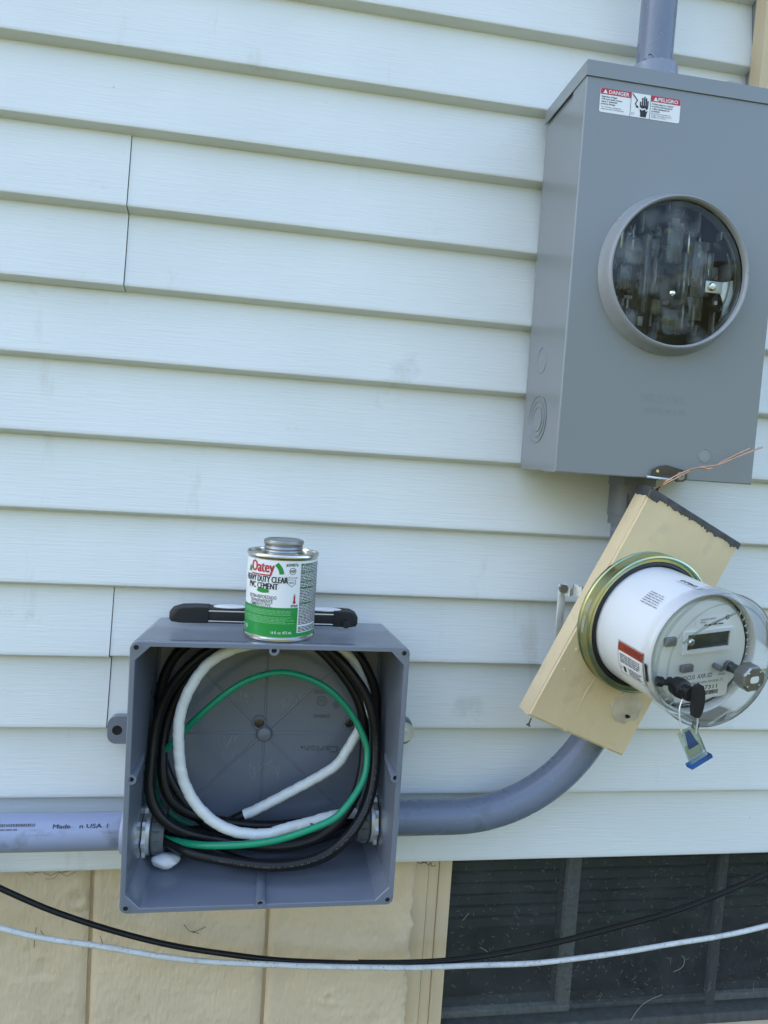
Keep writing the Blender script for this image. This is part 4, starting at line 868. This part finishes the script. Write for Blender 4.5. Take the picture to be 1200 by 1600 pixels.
for a in (45, 135, 225, 315): sp.lathe([(0.0016, 0), (0.0014, 0.0008), (0, 0.001)], (0.0405 + 0.0118 * math.cos(R_(a)), -0.1615, -0.0205 + 0.0118 * math.sin(R_(a))), (0, -1, 0), 12)
obj('cap_screw', sp, 'chrome', op)
# clear cover
cvr = obj('clear_cover', MB().lathe([(0.0826, 0.112), (0.0828, 0.1400), (0.0822, 0.1450), (0.0800, 0.1485), (0.0770, 0.1500), (0.0730, 0.1492), (0.0700, 0.1480), (0, 0.1478)], (0, 0, 0), (0, -1, 0), 96), 'clear', em_, smooth=40)
obj('cover_rim', MB().lathe([(0.0829, 0.1400), (0.0836, 0.1425), (0.0829, 0.1450)], (0, 0, 0), (0, -1, 0), 96), 'clear_edge', cvr)
obj('cover_rim', MB().lathe([(0.0735, 0.1480), (0.0725, 0.1500), (0.0712, 0.1482)], (0, 0, 0), (0, -1, 0), 96), 'clear_edge', cvr)
obj('cover_rib', MB().tube(spline([(-0.055, -0.1490, 0.0300), (-0.035, -0.1500, 0.0440), (-0.012, -0.1500, 0.0530), (0.018, -0.1490, 0.0610)], 6), 0.0013, 8), 'clear_edge', cvr)
obj('cover_screw', MB().lathe([(0.0042, 0), (0.0042, 0.003), (0.003, 0.0045), (0, 0.0045)], (-0.0450, -0.1478, 0.0310), (0, -1, 0), 20), 'tin', cvr)
obj('drain_nub', MB().lathe([(0.004, -0.004), (0.004, 0.003), (0, 0.004)], (-0.018, -0.140, -0.0820), (-0.2, 0, -1), 14), 'clear_edge', cvr)
gr = MB()
for a in list(range(-40, 42, 8)) + list(range(150, 250, 9)):
    c, s = math.cos(R_(a)), math.sin(R_(a)); e = Vector((-s, 0, c)) * 0.0007
    p0 = Vector((c * 0.0745, -0.1145, s * 0.0745)); p1 = Vector((c * 0.0675, -0.1170, s * 0.0675))
    gr.add([p0 - e, p1 - e, p1 + e, p0 + e, p0 - e + Vector((0, -.0012, 0)), p1 - e + Vector((0, -.0012, 0)), p1 + e + Vector((0, -.0012, 0)), p0 + e + Vector((0, -.0012, 0))], [(4, 5, 6, 7), (0, 1, 5, 4), (2, 3, 7, 6), (0, 4, 7, 3), (1, 2, 6, 5)])
gro = obj('vent_fins', gr, 'faceplastic', em_, smooth=0); gro['kind'] = 'stuff'
# stickers on the barrel
def barrel(r, acen):
    def fn(u, v):          # u runs along the axis towards the face, v round the barrel
        a = R_(acen - 29) - v / r; rr_ = r - 0.000022 * (u * 1000 - 60)
        return (rr_ * math.cos(a), -u, rr_ * math.sin(a))
    return fn
bf = barrel(0.0812, -140.5)
bz = lambda k: (lambda u, v: (lambda p: (p[0] * k, p[1], p[2] * k))(bf(u, v)))
U0, U1, V0, V1 = 0.0670, 0.1150, -0.0220, 0.0220
ws = obj('warning_sticker', MB().flat([([(U0 + (U1 - U0) * i / 8, V0 + (V1 - V0) * j / 8) for j in range(9) for i in range(9)], [(j * 9 + i, j * 9 + i + 1, j * 9 + i + 10, j * 9 + i + 9) for j in range(8) for i in range(8)])], bz(1.003)), 'white', em_, smooth=60)
ws['label'] = 'white warning sticker with an orange red band'
vb = V1 - 0.0125
obj('orange_band', MB().flat([([(U0 + 0.001 + (U1 - U0 - 0.002) * i / 8, vb + (V1 - 0.001 - vb) * j / 4) for j in range(5) for i in range(9)], [(j * 9 + i, j * 9 + i + 1, j * 9 + i + 10, j * 9 + i + 9) for j in range(4) for i in range(8)])], bz(1.0055)), 'orange', ws, smooth=60)
rnd = random.Random(8)
wl = [text2d('WARNING', 0.0072, U0 + 0.0098, vb + 0.0022, width=0.0355)] + stroke2d([(U0 + 0.0022, vb + 0.0024), (U0 + 0.0082, vb + 0.0024), (U0 + 0.0052, vb + 0.0086), (U0 + 0.0022, vb + 0.0024)], 0.0006)
wl += fine2d(U0 + 0.004, U1 - 0.004, V0 + 0.0165, vb - 0.002, 5, rnd, 0.55, 0.3) + fine2d(U0 + 0.018, U1 - 0.003, V0 + 0.002, V0 + 0.0135, 6, rnd, 0.5, 0.3)
wl += [disc2d(U0 + 0.0105, V0 + 0.0080 + d, 0.0026, 14) for d in (-0.002, 0.0015)] + stroke2d([(U0 + 0.0025, V0 + 0.0105), (U0 + 0.0052, V0 + 0.0105), (U0 + 0.003, V0 + 0.0075), (U0 + 0.0056, V0 + 0.007)], 0.0006)
for a, b in (((U0, V0), (U1, V0)), ((U1, V0), (U1, V1)), ((U1, V1), (U0, V1)), ((U0, V1), (U0, V0))):
    n_ = 6; wl += stroke2d([(a[0] + (b[0] - a[0]) * i / n_ + (0.0006 if a[0] + b[0] < 2 * U1 - 1e-6 and a[0] == b[0] else (-0.0006 if a[0] == b[0] else 0)), a[1] + (b[1] - a[1]) * i / n_) for i in range(n_ + 1)], 0.0005)
obj('black_lettering', MB().flat(wl, bz(1.0075)), 'blackink', ws, smooth=0)
bf2 = barrel(0.0812, 157.0)
obj('fine_print', MB().flat(fine2d(0.072, 0.104, -0.0105, 0.0105, 6, random.Random(2), 0.26, 0.2), lambda u, v: tuple(Vector(bf2(u, v)) * 1.0 * 1.0 + Vector((bf2(u, v)[0] * .004, 0, bf2(u, v)[2] * .004)))), 'greyink', em_, smooth=0)
bf3 = barrel(0.0812, 123.0)
lift = lambda f, k: (lambda u, v: (f(u, v)[0] * k, f(u, v)[1], f(u, v)[2] * k))
tl = obj('barrel_label', MB().flat([rect2d(0.075, 0.112, -0.0045, 0.0045, 6)], lift(bf3, 1.003)), 'white', em_, smooth=60)
obj('lettering', MB().flat([text2d('EXPIRES', 0.0055, 0.079, -0.0028, bold=0.02, width=0.028)], lift(bf3, 1.006)), 'blackink', tl, smooth=0)
obj('side_slot', MB().flat([rect2d(0.1168, 0.1212, -0.012, 0.012, 2)], lift(barrel(0.0812, -140.0), 1.004)), 'hole', em_, smooth=60)
# black reset plug that carries the seal
kn = thing('reset_plug', 'black plastic reset plug with a flat handle sticking out of the meter cover', 'plug', CB + RB @ MC, RM)
KX, KZ = -0.0500, -0.0260
kb = obj('barrel', MB().lathe([(0, -0.022), (0.0055, -0.022), (0.0055, -0.012), (0.0110, -0.010), (0.0120, -0.002), (0.0110, 0.004), (0.0085, 0.0055), (0.0085, 0.016), (0, 0.016)], (KX, -0.1480, KZ), (0, -1, 0), 28), 'rubber', kn)
obj('collar', MB().lathe([(0.0092, 0.006), (0.0092, 0.0135)], (KX, -0.1480, KZ), (0, -1, 0), 28), 'clear_edge', kn)
tpts = []
for i in range(13): a = R_(-75 + 150 * i / 12); tpts.append((0.0075 * math.cos(a) + 0.001, 0.0205 * math.sin(a)))
tpts += [(-0.0035, 0.0185), (-0.0050, 0.0100), (-0.0050, -0.0100), (-0.0035, -0.0185)]
hb = MB()
for sgn in (0,): hb.prism([(KX + 0.004 + u, KZ - 0.006 + v) for u, v in tpts], 'y', -0.1720, -0.1645)
obj('handle', hb, 'rubber', kn, smooth=50)
obj('side_knob', MB().lathe([(0, 0), (0.0050, 0.0005), (0.0060, 0.002), (0.0060, 0.008), (0.0035, 0.010), (0.0035, 0.016)], (-0.0745, -0.1320, -0.0200), (0.9, -0.4, -0.1), 20), 'rubber', kn)
# seal tag hanging from the plug
sg = thing('seal_tag', 'clear and blue barcoded seal tag hanging on a wire loop from the meter', 'tag', (0.4975, -0.281, 1.131))
obj('wire_loop', MB().tube(spline([(0.4985, -0.2830, 1.1620), (0.4975, -0.2840, 1.1850), (0.4930, -0.2830, 1.2040), (0.4860, -0.2790, 1.2090), (0.4775, -0.2800, 1.1960), (0.4765, -0.2815, 1.1820), (0.4815, -0.2825, 1.1600)], 8), 0.00085, 8), 'zinc', sg)
tg = Matrix.Rotation(R_(25), 3, 'Y').to_3x3(); tx = Vector((0.885, 0.10, 0.45)).normalized(); tz = Vector((-0.40, 0.05, 0.915)); tz = (tz - tx * tz.dot(tx)).normalized(); ty = tx.cross(tz) * -1
def tagp(u, d, v): p = Vector((0.4965, -0.281, 1.1490)) + tx * u + ty * d + tz * v; return (p.x, p.y, p.z)
def tagbox(u0, u1, d0, d1, v0, v1): return MB().add([tagp(u, d, v) for v in (v0, v1) for d in (d0, d1) for u in (u0, u1)], [(0, 2, 3, 1), (4, 5, 7, 6), (0, 1, 5, 4), (2, 6, 7, 3), (0, 4, 6, 2), (1, 3, 7, 5)])
obj('clear_case', tagbox(-0.0115, 0.0115, -0.0028, 0.0028, -0.0190, 0.0190), 'clear_edge', sg, smooth=0)
obj('blue_base', tagbox(-0.0150, 0.0150, -0.0052, 0.0052, -0.0235, -0.0192), 'blueplastic', sg, smooth=0)
obj('blue_core', MB().add([tagp(u, d, v) for d in (-0.0012, 0.0012) for u, v in ((-0.0065, -0.003), (0.0065, -0.003), (0.0030, 0.0165), (-0.0030, 0.0165))], [(0, 1, 2, 3), (7, 6, 5, 4), (0, 4, 5, 1), (1, 5, 6, 2), (2, 6, 7, 3), (3, 7, 4, 0)]), 'blueplastic', sg, smooth=0)
lb = obj('label', MB().flat([rect2d(-0.0098, 0.0102, -0.0172, -0.0010)], lambda u, v: tagp(u, 0.0031, v)), 'white', sg, smooth=0)
rnd = random.Random(12); bc = []; x = -0.008
while x < 0.0075: wd = rnd.choice((0.0004, 0.0007, 0.001)); bc.append(rect2d(x, x + wd, -0.0125, -0.0055)); x += wd + rnd.choice((0.0004, 0.0006))
bc += fine2d(-0.005, 0.005, -0.0045, -0.0022, 1, rnd, 0.7, 0.1) + fine2d(-0.006, 0.006, -0.0162, -0.0135, 1, rnd, 0.7, 0.1)
obj('barcode', MB().flat(bc, lambda u, v: tagp(u, 0.0034, v)), 'blackink', lb, smooth=0)
# twisted bare copper wires from behind the tan box
cwt = thing('copper_wire', 'twisted pair of bare copper wires poking out above the tan box', 'wire', (0.5095, -0.158, 1.445))
A_ = [(0.5040, -0.140, 1.4360), (0.5085, -0.158, 1.4494), (0.5428, -0.160, 1.4682), (0.5653, -0.160, 1.4713), (0.5828, -0.160, 1.4791), (0.6080, -0.160, 1.4920), (0.6331, -0.160, 1.5034)]
ca = spline(A_, 14)
for ph, end in ((0, len(ca)), (math.pi, int(len(ca) * 0.925))):
    q = []
    for i, p in enumerate(ca[:end]):
        f = i / len(ca); tw = 2 * math.pi * 2.1 * f + ph; amp = 0.0015 if f < 0.62 else 0.0015 + (f - 0.62) * 0.010
        if f > 0.62: tw = 2 * math.pi * 2.1 * 0.62 + ph
        q.append(p + Vector((-0.4, 0, 0.9)) * amp * math.cos(tw) + Vector((0, -1, 0)) * amp * math.sin(tw))
    obj('strand', MB().tube(q, 0.00105, 10), 'copper', cwt)
# galvanised bracket behind
bk = thing('steel_bracket', 'galvanised steel strap bracket peeking out behind the tan box', 'bracket', (0.43, -0.05, 1.21))
b1 = MB(); b1.bbox(0.4145, 0.4255, -0.0600, -0.0560, 1.1500, 1.2930, 0.0015); obj('leg', b1, 'zinc', bk)
wv = [(0.4165 + 0.0030 * i, -0.062 + (0.004 * math.sin(i * 1.1)), 0) for i in range(15)]
sv = []; sf = []
for i, (x, y, _) in enumerate(wv):
    top = 1.2935 - 0.006 * (1 if 3 < i < 6 else 0) - (0.003 if i > 8 else 0); sv += [(x, y, 1.2770), (x, y, top), (x, y + 0.0022, top), (x, y + 0.0022, 1.2770)]
for i in range(14):
    for k in range(4): sf.append((i * 4 + k, i * 4 + (k + 1) % 4, i * 4 + 4 + (k + 1) % 4, i * 4 + 4 + k))
sf += [(0, 1, 2, 3), tuple(14 * 4 + k for k in range(4))]
obj('strap', MB().add(sv, sf), 'zinc', bk, smooth=50)
obj('bolt', MB().lathe([(0.0065, 0), (0.0065, 0.005), (0, 0.005)], (0.4195, -0.0602, 1.2870), (0, -1, 0), 6), 'steel', bk, smooth=20)
obj('fixing_foot', MB().bbox(0.4140, 0.4300, -0.0590, -0.0005, 1.1440, 1.1500, 0.001), 'zinc', bk)

# ------------------------------------------------------------------ can of cement on the box
CX, CY, CZ, CRD = 0.0208, -0.1030, 1.2214, 0.0440
can = thing('cement_can', 'tin of clear pipe cement with a white and green label standing on the junction box', 'can', (CX, CY, CZ))
obj('tin_body', MB().lathe([(0, 0.0006), (0.0425, 0.0006), (0.0440, 0.0), (0.0452, 0.0012), (0.0452, 0.0038), (0.0440, 0.0052), (CRD, 0.0060), (CRD, 0.1015), (0.0443, 0.1030), (0.0455, 0.1042), (0.0455, 0.1068), (0.0447, 0.1078), (0.0436, 0.1072), (0.0432, 0.1050), (0.0300, 0.1044), (0.0270, 0.1052), (0.0268, 0.1072), (0, 0.1072)], (CX, CY, CZ), n=80), 'tin', can, smooth=40)
cap = obj('screw_cap', MB().lathe([(0.0240, 0.1065), (0.0246, 0.1080), (0.0238, 0.1100), (0.0250, 0.1120), (0.0240, 0.1142), (0.0236, 0.1148), (0.0250, 0.1172), (0.0250, 0.1200), (0.0240, 0.1222), (0.0222, 0.1228), (0.0212, 0.1218), (0, 0.1216)], (CX, CY, CZ), n=64), 'steel', can, smooth=40)
kn_ = MB()
for i in range(60):
    a = 2 * math.pi * i / 60; kn_.lathe([(0, 0.118), (0.0006, 0.1182), (0.0006, 0.1212), (0, 0.1216)], (CX + 0.0247 * math.cos(a), CY + 0.0247 * math.sin(a), CZ), n=5)
ko = obj('knurling', kn_, 'steel', cap); ko['kind'] = 'stuff'
def canfn(k):
    r = CRD + k
    return lambda u, v: (CX + r * math.sin(u / CRD), CY - r * math.cos(u / CRD), CZ + v)
D = lambda deg: CRD * R_(deg)
def band2d(a0, a1, v0, v1): return rect2d(D(a0), D(a1), v0, v1, max(2, int((a1 - a0) / 4)))
lab = obj('label', MB().flat([band2d(-178, 178, 0.0062, 0.1008)], canfn(0.00020)), 'white', can, smooth=60)
for gb in (band2d(-110, 27.5, 0.0064, 0.0430), band2d(27.5, 178, 0.0064, 0.0112), band2d(-178, -110, 0.0064, 0.0112)): obj('green_band', MB().flat([gb], canfn(0.00045)), 'labelgreen', lab, smooth=60)
greens = {'l': [], 'r': [], 'b': []}
cxr, czr = D(-32), 0.0826
for i in range(72):                                  # the green circle, broken by the lettering
    a = R_(5 * i); b = R_(5 * i + 5)
    pts = [(cxr + r * 1.16 * math.cos(t), czr + r * math.sin(t)) for r, t in ((0.0176, a), (0.0226, a), (0.0226, b), (0.0176, b))]
    if max(p[1] for p in pts) > 0.1004: continue
    zm = sum(p[1] for p in pts) / 4
    xm = sum(p[0] for p in pts) / 4
    if 0.0640 < zm < 0.0835: continue
    if zm > 0.0835 and D(-59) < xm < D(-10): continue
    greens['b' if zm < 0.0640 else 'l' if xm < cxr else 'r'].append(poly2d(pts))
for gq in greens.values():
    if gq: obj('green_arc', MB().flat(gq, canfn(0.00045)), 'labelgreen', lab, smooth=60)
redp = [disc2d(D(20.5), 0.0500, 0.0019, 14), rect2d(D(20.5) - 0.0006, D(20.5) + 0.0006, 0.0505, 0.0580)]
obj('underline', MB().flat([rect2d(D(-57), D(-20), 0.0815, 0.0831, 8)], canfn(0.0007)), 'red', lab, smooth=0)
obj('maker_name', layers([fat('Oatey', 0.0138, D(-57), 0.0858, 0.0005, 3, width=D(43))], canfn, 0.0007), 'red', lab, smooth=0)
obj('thermometer_bulb', MB().flat(redp[:1], canfn(0.0007)), 'red', lab, smooth=0); obj('thermometer_stem', MB().flat(redp[1:], canfn(0.0007)), 'red', lab, smooth=0)
obj('product_name', layers([fat('HEAVY DUTY CLEAR', 0.0076, D(-72), 0.0735, 0.00035, 3, width=D(80)), fat('PVC CEMENT', 0.0074, D(-62), 0.0652, 0.00035, 3, width=D(55))], canfn, 0.0006), 'blackink', lab, smooth=0)
blk = [text2d('EXTRA-REFORZADO', 0.0042, D(-60), 0.0530, bold=0.006, width=D(52)), text2d('TRANSPARENTE', 0.0042, D(-57), 0.0480, bold=0.006, width=D(43)), text2d('CEMENTO PVC', 0.0042, D(-57), 0.0432, bold=0.006, width=D(41)),
       text2d('#30876', 0.0036, D(4.5), 0.0945, bold=0.015, width=D(20)), ring2d(D(15.5), 0.0885, 0.0036, 0.0042), text2d('NSF', 0.0032, D(15.5), 0.0869, 'C', bold=0.02, width=0.0058),
       text2d('U.P.Code', 0.0022, D(5.5), 0.0795, width=D(19))]
blk += stroke2d([(D(8), 0.0780), (D(21), 0.0775), (D(21), 0.0730), (D(14.5), 0.0690), (D(8), 0.0732), (D(8), 0.0780)], 0.0005) + [text2d('upc', 0.0032, D(14.5), 0.0735, 'C', width=0.007)]
blk += stroke2d([(D(19.4), 0.0515), (D(19.4), 0.0590), (D(20.5), 0.0600), (D(21.6), 0.0590), (D(21.6), 0.0515)], 0.0004)
rnd = random.Random(21); blk += fine2d(D(15), D(27), 0.0440, 0.0475, 2, rnd, 0.6, 0.1)
blk += fine2d(D(29.5), D(84), 0.0215, 0.0985, 40, rnd, 0.58, 0.12) + fine2d(D(29.5), D(84), 0.0125, 0.0195, 4, rnd, 0.58, 0.2)
obj('black_print', MB().flat(blk, canfn(0.00055)), 'blackink', lab, smooth=0)
lg = []
for z in (0.0960, 0.0865, 0.0750, 0.0660, 0.0475): lg += fine2d(D(29.5), D(60), z, z + 0.0018, 1, rnd, 0.95, 0.2)
obj('green_lettering', MB().flat(lg, canfn(0.0007)), 'labelgreen', lab, smooth=0)
pg_ = fine2d(D(-100), D(25), 0.0335, 0.0405, 4, rnd, 0.5, 0.1) + fine2d(D(-100), D(25), 0.0230, 0.0320, 5, rnd, 0.5, 0.15)
obj('pale_lettering', MB().flat(pg_, canfn(0.0006)), 'palegreen', lab, smooth=0)
wh = [text2d('16 fl. oz. 473 mL', 0.0034, D(-14), 0.0105, bold=0.01, width=D(33))]
for a in (-76, -66): x = D(a); wh.append(poly2d([(x - 0.0030, 0.0145), (x, 0.0115), (x + 0.0030, 0.0145), (x, 0.0175)]))
obj('white_print', MB().flat(wh, canfn(0.0007)), 'white', lab, smooth=0)
obj('hazard_print', MB().flat([disc2d(D(a), 0.0145, 0.0012, 8) for a in (-76, -66)], canfn(0.0009)), 'blackink', lab, smooth=0)

# ------------------------------------------------------------------ torpedo level behind the can
LX0, LX1, LY, LZ0, LZ1 = -0.1230, 0.1285, -0.0420, 1.2206, 1.2412
lv = thing('spirit_level', 'black torpedo level lying behind the can on top of the junction box', 'spirit level', ((LX0 + LX1) / 2, LY, LZ0))
obj('rail_body', MB().bbox(LX0 + 0.050, LX1 - 0.033, LY - 0.0115, LY + 0.0115, LZ0 + 0.0003, LZ1, 0.0008), 'rubber', lv)
for z0, z1 in ((LZ0 + 0.0022, LZ0 + 0.0038), (LZ1 - 0.0050, LZ1 - 0.0030)):
    obj('bright_edge', MB().bbox(LX0 + 0.0508, LX1 - 0.0338, LY - 0.0126, LY - 0.0110, z0, z1, 0.0003), 'chrome', lv)
def endcap(xa, xb, s):
    L_ = abs(xb - xa); p = []
    for t, hz, hy in ((0, 1, 1), (0.35, 1.0, 1.08), (0.70, 1.0, 1.08), (0.94, 0.70, 1.0), (1.0, 0.42, 0.85)):
        x = xa + (xb - xa) * t; zc = (LZ0 + LZ1) / 2 - 0.0005 * 0; h = (LZ1 - LZ0) / 2 * hz; w_ = 0.0125 * hy
        zlo = LZ0 + (LZ1 - LZ0) * (0.0 if t < .8 else (0.06 if t < .99 else .2)); zhi = LZ1 + 0.0010 - (LZ1 - LZ0) * (0.0 if t < .6 else (0.04 if t < .8 else (.22 if t < .99 else .38)))
        b = 0.0012; p.append([(x, LY - w_, zlo + b), (x, LY - w_ + b, zlo), (x, LY + w_ - b, zlo), (x, LY + w_, zlo + b), (x, LY + w_, zhi - b), (x, LY + w_ - b, zhi), (x, LY - w_ + b, zhi), (x, LY - w_, zhi - b)])
    vs = [q for r in p for q in r]; fs = []
    for i in range(4):
        for k in range(8): fs.append((i * 8 + k, i * 8 + (k + 1) % 8, i * 8 + 8 + (k + 1) % 8, i * 8 + 8 + k))
    fs += [tuple(range(8)), tuple(32 + k for k in range(8))]
    return MB().add(vs, fs)
obj('end_cap', endcap(LX0 + 0.0505, LX0, -1), 'rubber', lv, smooth=40)
obj('end_cap', endcap(LX1 - 0.0335, LX1, 1), 'rubber', lv, smooth=40)
vd = MB().lathe([(0.026, 0), (0.026, 0.0010), (0.020, 0.0022), (0, 0.0026)], (0, 0, 0), n=36)
for xc in (-0.045, 0.085):
    o_ = MB(); o_.add([(xc + x * 0.85, LY + y * 0.41, LZ1 + z - 0.0002) for x, y, z in vd.v], vd.f); obj('vial_window', o_, 'white', lv)
obj('thumb_screw', MB().lathe([(0, 0), (0.0045, 0), (0.0052, 0.001), (0.0052, 0.0075), (0.003, 0.008), (0.003, 0.014)], (0.1115, LY - 0.0250, LZ0 + 0.0058), (0, 1, 0), 9), 'rubber', lv, smooth=20)

# ------------------------------------------------------------------ sagging cables
Bk = [(-1.3, 0.022, 1.30), (-0.9, -0.010, 1.14), (-0.60, -0.03, 0.995), (-0.3305, -0.03, 0.8456), (-0.2476, -0.03, 0.8035), (-0.1274, -0.03, 0.7594), (0.0156, -0.03, 0.7288), (0.165, -0.03, 0.7135), (0.2912, -0.03, 0.7091), (0.4007, -0.03, 0.72), (0.5025, -0.03, 0.738), (0.6605, -0.03, 0.772), (0.8216, -0.03, 0.8317), (1.05, -0.02, 0.935), (1.4, -0.004, 1.13)]
bp_ = [p + Vector((0, 0.0015 * noise.noise(p * 9), 0.0022 * noise.noise(p * 7 + Vector((3, 1, 2))))) for p in smooth_path(spline(Bk, 8), 8)]
bc_ = obj('black_cable', MB().tube(bp_, 0.0038, 12), 'black'); tag(bc_, 'black cable sagging across the foundation below the junction box', 'cable')
ORG[bc_.name] = Vector((0, 0, 0))
obj('messenger_strand', MB().tube([p + Vector((0, -0.001, 0.0042)) for p in bp_[len(bp_) // 2:]], 0.0020, 8), 'black', bc_)
Wk = [(-1.3, -0.004, 1.12), (-0.9, -0.02, 0.985), (-0.60, -0.035, 0.876), (-0.3257, -0.04, 0.7953), (-0.2022, -0.04, 0.7644), (-0.0731, -0.04, 0.7376), (0.0341, -0.04, 0.7246), (0.1637, -0.04, 0.7151), (0.2888, -0.04, 0.7086), (0.5005, -0.04, 0.7111), (0.6586, -0.04, 0.7276), (0.8235, -0.04, 0.749), (1.05, -0.03, 0.80), (1.4, -0.004, 0.92)]
wp_ = [p + Vector((0, 0.0015 * noise.noise(p * 11), 0.0028 * noise.noise(p * 9 + Vector((7, 1, 2))))) for p in smooth_path(spline(Wk, 8), 6)]
wc_ = obj('white_cable', MB().tube(wp_, 0.0038, 12, wob=0.10), 'whitecable'); tag(wc_, 'weathered white cable sagging along the foundation under the black cable', 'cable')

# ------------------------------------------------------------------ twigs and grass bits caught on the wall and the window
def twig(pts, r, mat, name, label, cat, grp=None):
    o = obj(name, MB().tube(smooth_path(spline(pts, 4), 1), r, 6), mat, smooth=60); tag(o, label, cat, grp); return o
YW = 0.0225
tw = [[(-0.092, YW, 0.748), (-0.080, YW - 0.004, 0.738), (-0.060, YW, 0.743)], [(-0.079, YW - 0.002, 0.737), (-0.070, YW, 0.733)]]
tm = MB()
for p in tw: tm.tube(smooth_path(spline(p, 4), 1), 0.00042, 6)
tag(obj('dry_twig', tm, 'twig', smooth=60), 'thin forked dry twig stuck to the tan block below the junction box', 'twig')
twig([(-0.2095, YW, 0.735), (-0.206, YW - 0.003, 0.727), (-0.202, YW, 0.718)], 0.00042, 'twig', 'dry_twig', 'tiny bent twig hanging under the white cable on the tan block', 'twig')
twig([(-0.2980, YW, 0.752), (-0.299, YW - 0.002, 0.735), (-0.300, YW, 0.722)], 0.00042, 'twig', 'dry_twig', 'thin upright twig on the block left of the mortar joint', 'twig')
twig([(-0.292, YW, 0.747), (-0.284, YW - 0.002, 0.738), (-0.278, YW, 0.735)], 0.00042, 'twig', 'dry_twig', 'short slanting twig beside the thin upright twig', 'twig')
web = MB(); rnd = random.Random(9)
for i in range(14):
    x = -0.33 + rnd.random() * 0.085; z = 0.842 - rnd.random() * 0.018; a = rnd.uniform(-.5, .5)
    web.tube([(x, YW - 0.002, z), (x + 0.012 * math.cos(a), YW - 0.004, z + 0.012 * math.sin(a)), (x + 0.022 * math.cos(a + .4), YW, z + 0.022 * math.sin(a + .4))], 0.00028, 5)
for i in range(30):
    x = 0.255 + rnd.random() * 0.028; z = 0.843 - rnd.random() * 0.022; a = rnd.uniform(-1.6, 1.6)
    web.tube([(x, 0.045, z), (x + 0.006 * math.cos(a), 0.042, z + 0.006 * math.sin(a)), (x + 0.011 * math.cos(a + .6), 0.046, z + 0.011 * math.sin(a + .6))], 0.0006, 5)
wbo = obj('wall_debris', web, 'twig', smooth=60); tag(wbo, 'dry grass and root bits caught under the bottom edge of the siding', 'debris', kind='stuff')
fl = MB()
for i in range(520):
    x = rnd.uniform(0.335, 0.93); z = rnd.uniform(0.535, 0.84); a = rnd.uniform(0, 3.14); l = rnd.uniform(0.0008, 0.0036) * (1 if rnd.random() < .985 else 3); b = a + rnd.uniform(-.8, .8)
    y = 0.0718
    fl.tube([(x, y, z), (x + l * math.cos(a), y - 0.0006, z + l * math.sin(a)), (x + l * math.cos(a) + l * math.cos(b), y, z + l * math.sin(a) + l * math.sin(b))], 0.00017, 4)
flo = obj('window_lint', fl, 'straw', smooth=60); tag(flo, 'pale lint and grass clippings stuck to the dark basement window', 'lint', kind='stuff')
twig([(0.742, 0.0715, 0.593), (0.757, 0.069, 0.603), (0.760, 0.070, 0.617), (0.755, 0.0715, 0.622)], 0.0004, 'straw', 'dry_grass_blade', 'curled pale grass blade stuck to the basement window pane', 'grass blade')
twig([(0.668, 0.0685, 0.510), (0.690, 0.0715, 0.537), (0.725, 0.0715, 0.552)], 0.0004, 'straw', 'dry_grass_blade', 'pale grass blade lying across the bottom rail of the window', 'grass blade')
twig([(0.352, 0.0715, 0.703), (0.362, 0.071, 0.716)], 0.0004, 'straw', 'dry_grass_blade', 'short straight grass blade on the pane beside the tan jamb', 'grass blade')
twig([(0.385, 0.0715, 0.655), (0.398, 0.070, 0.648), (0.404, 0.0715, 0.636)], 0.0004, 'straw', 'dry_grass_blade', 'bent pale grass blade on the pane just under the white cable', 'grass blade')
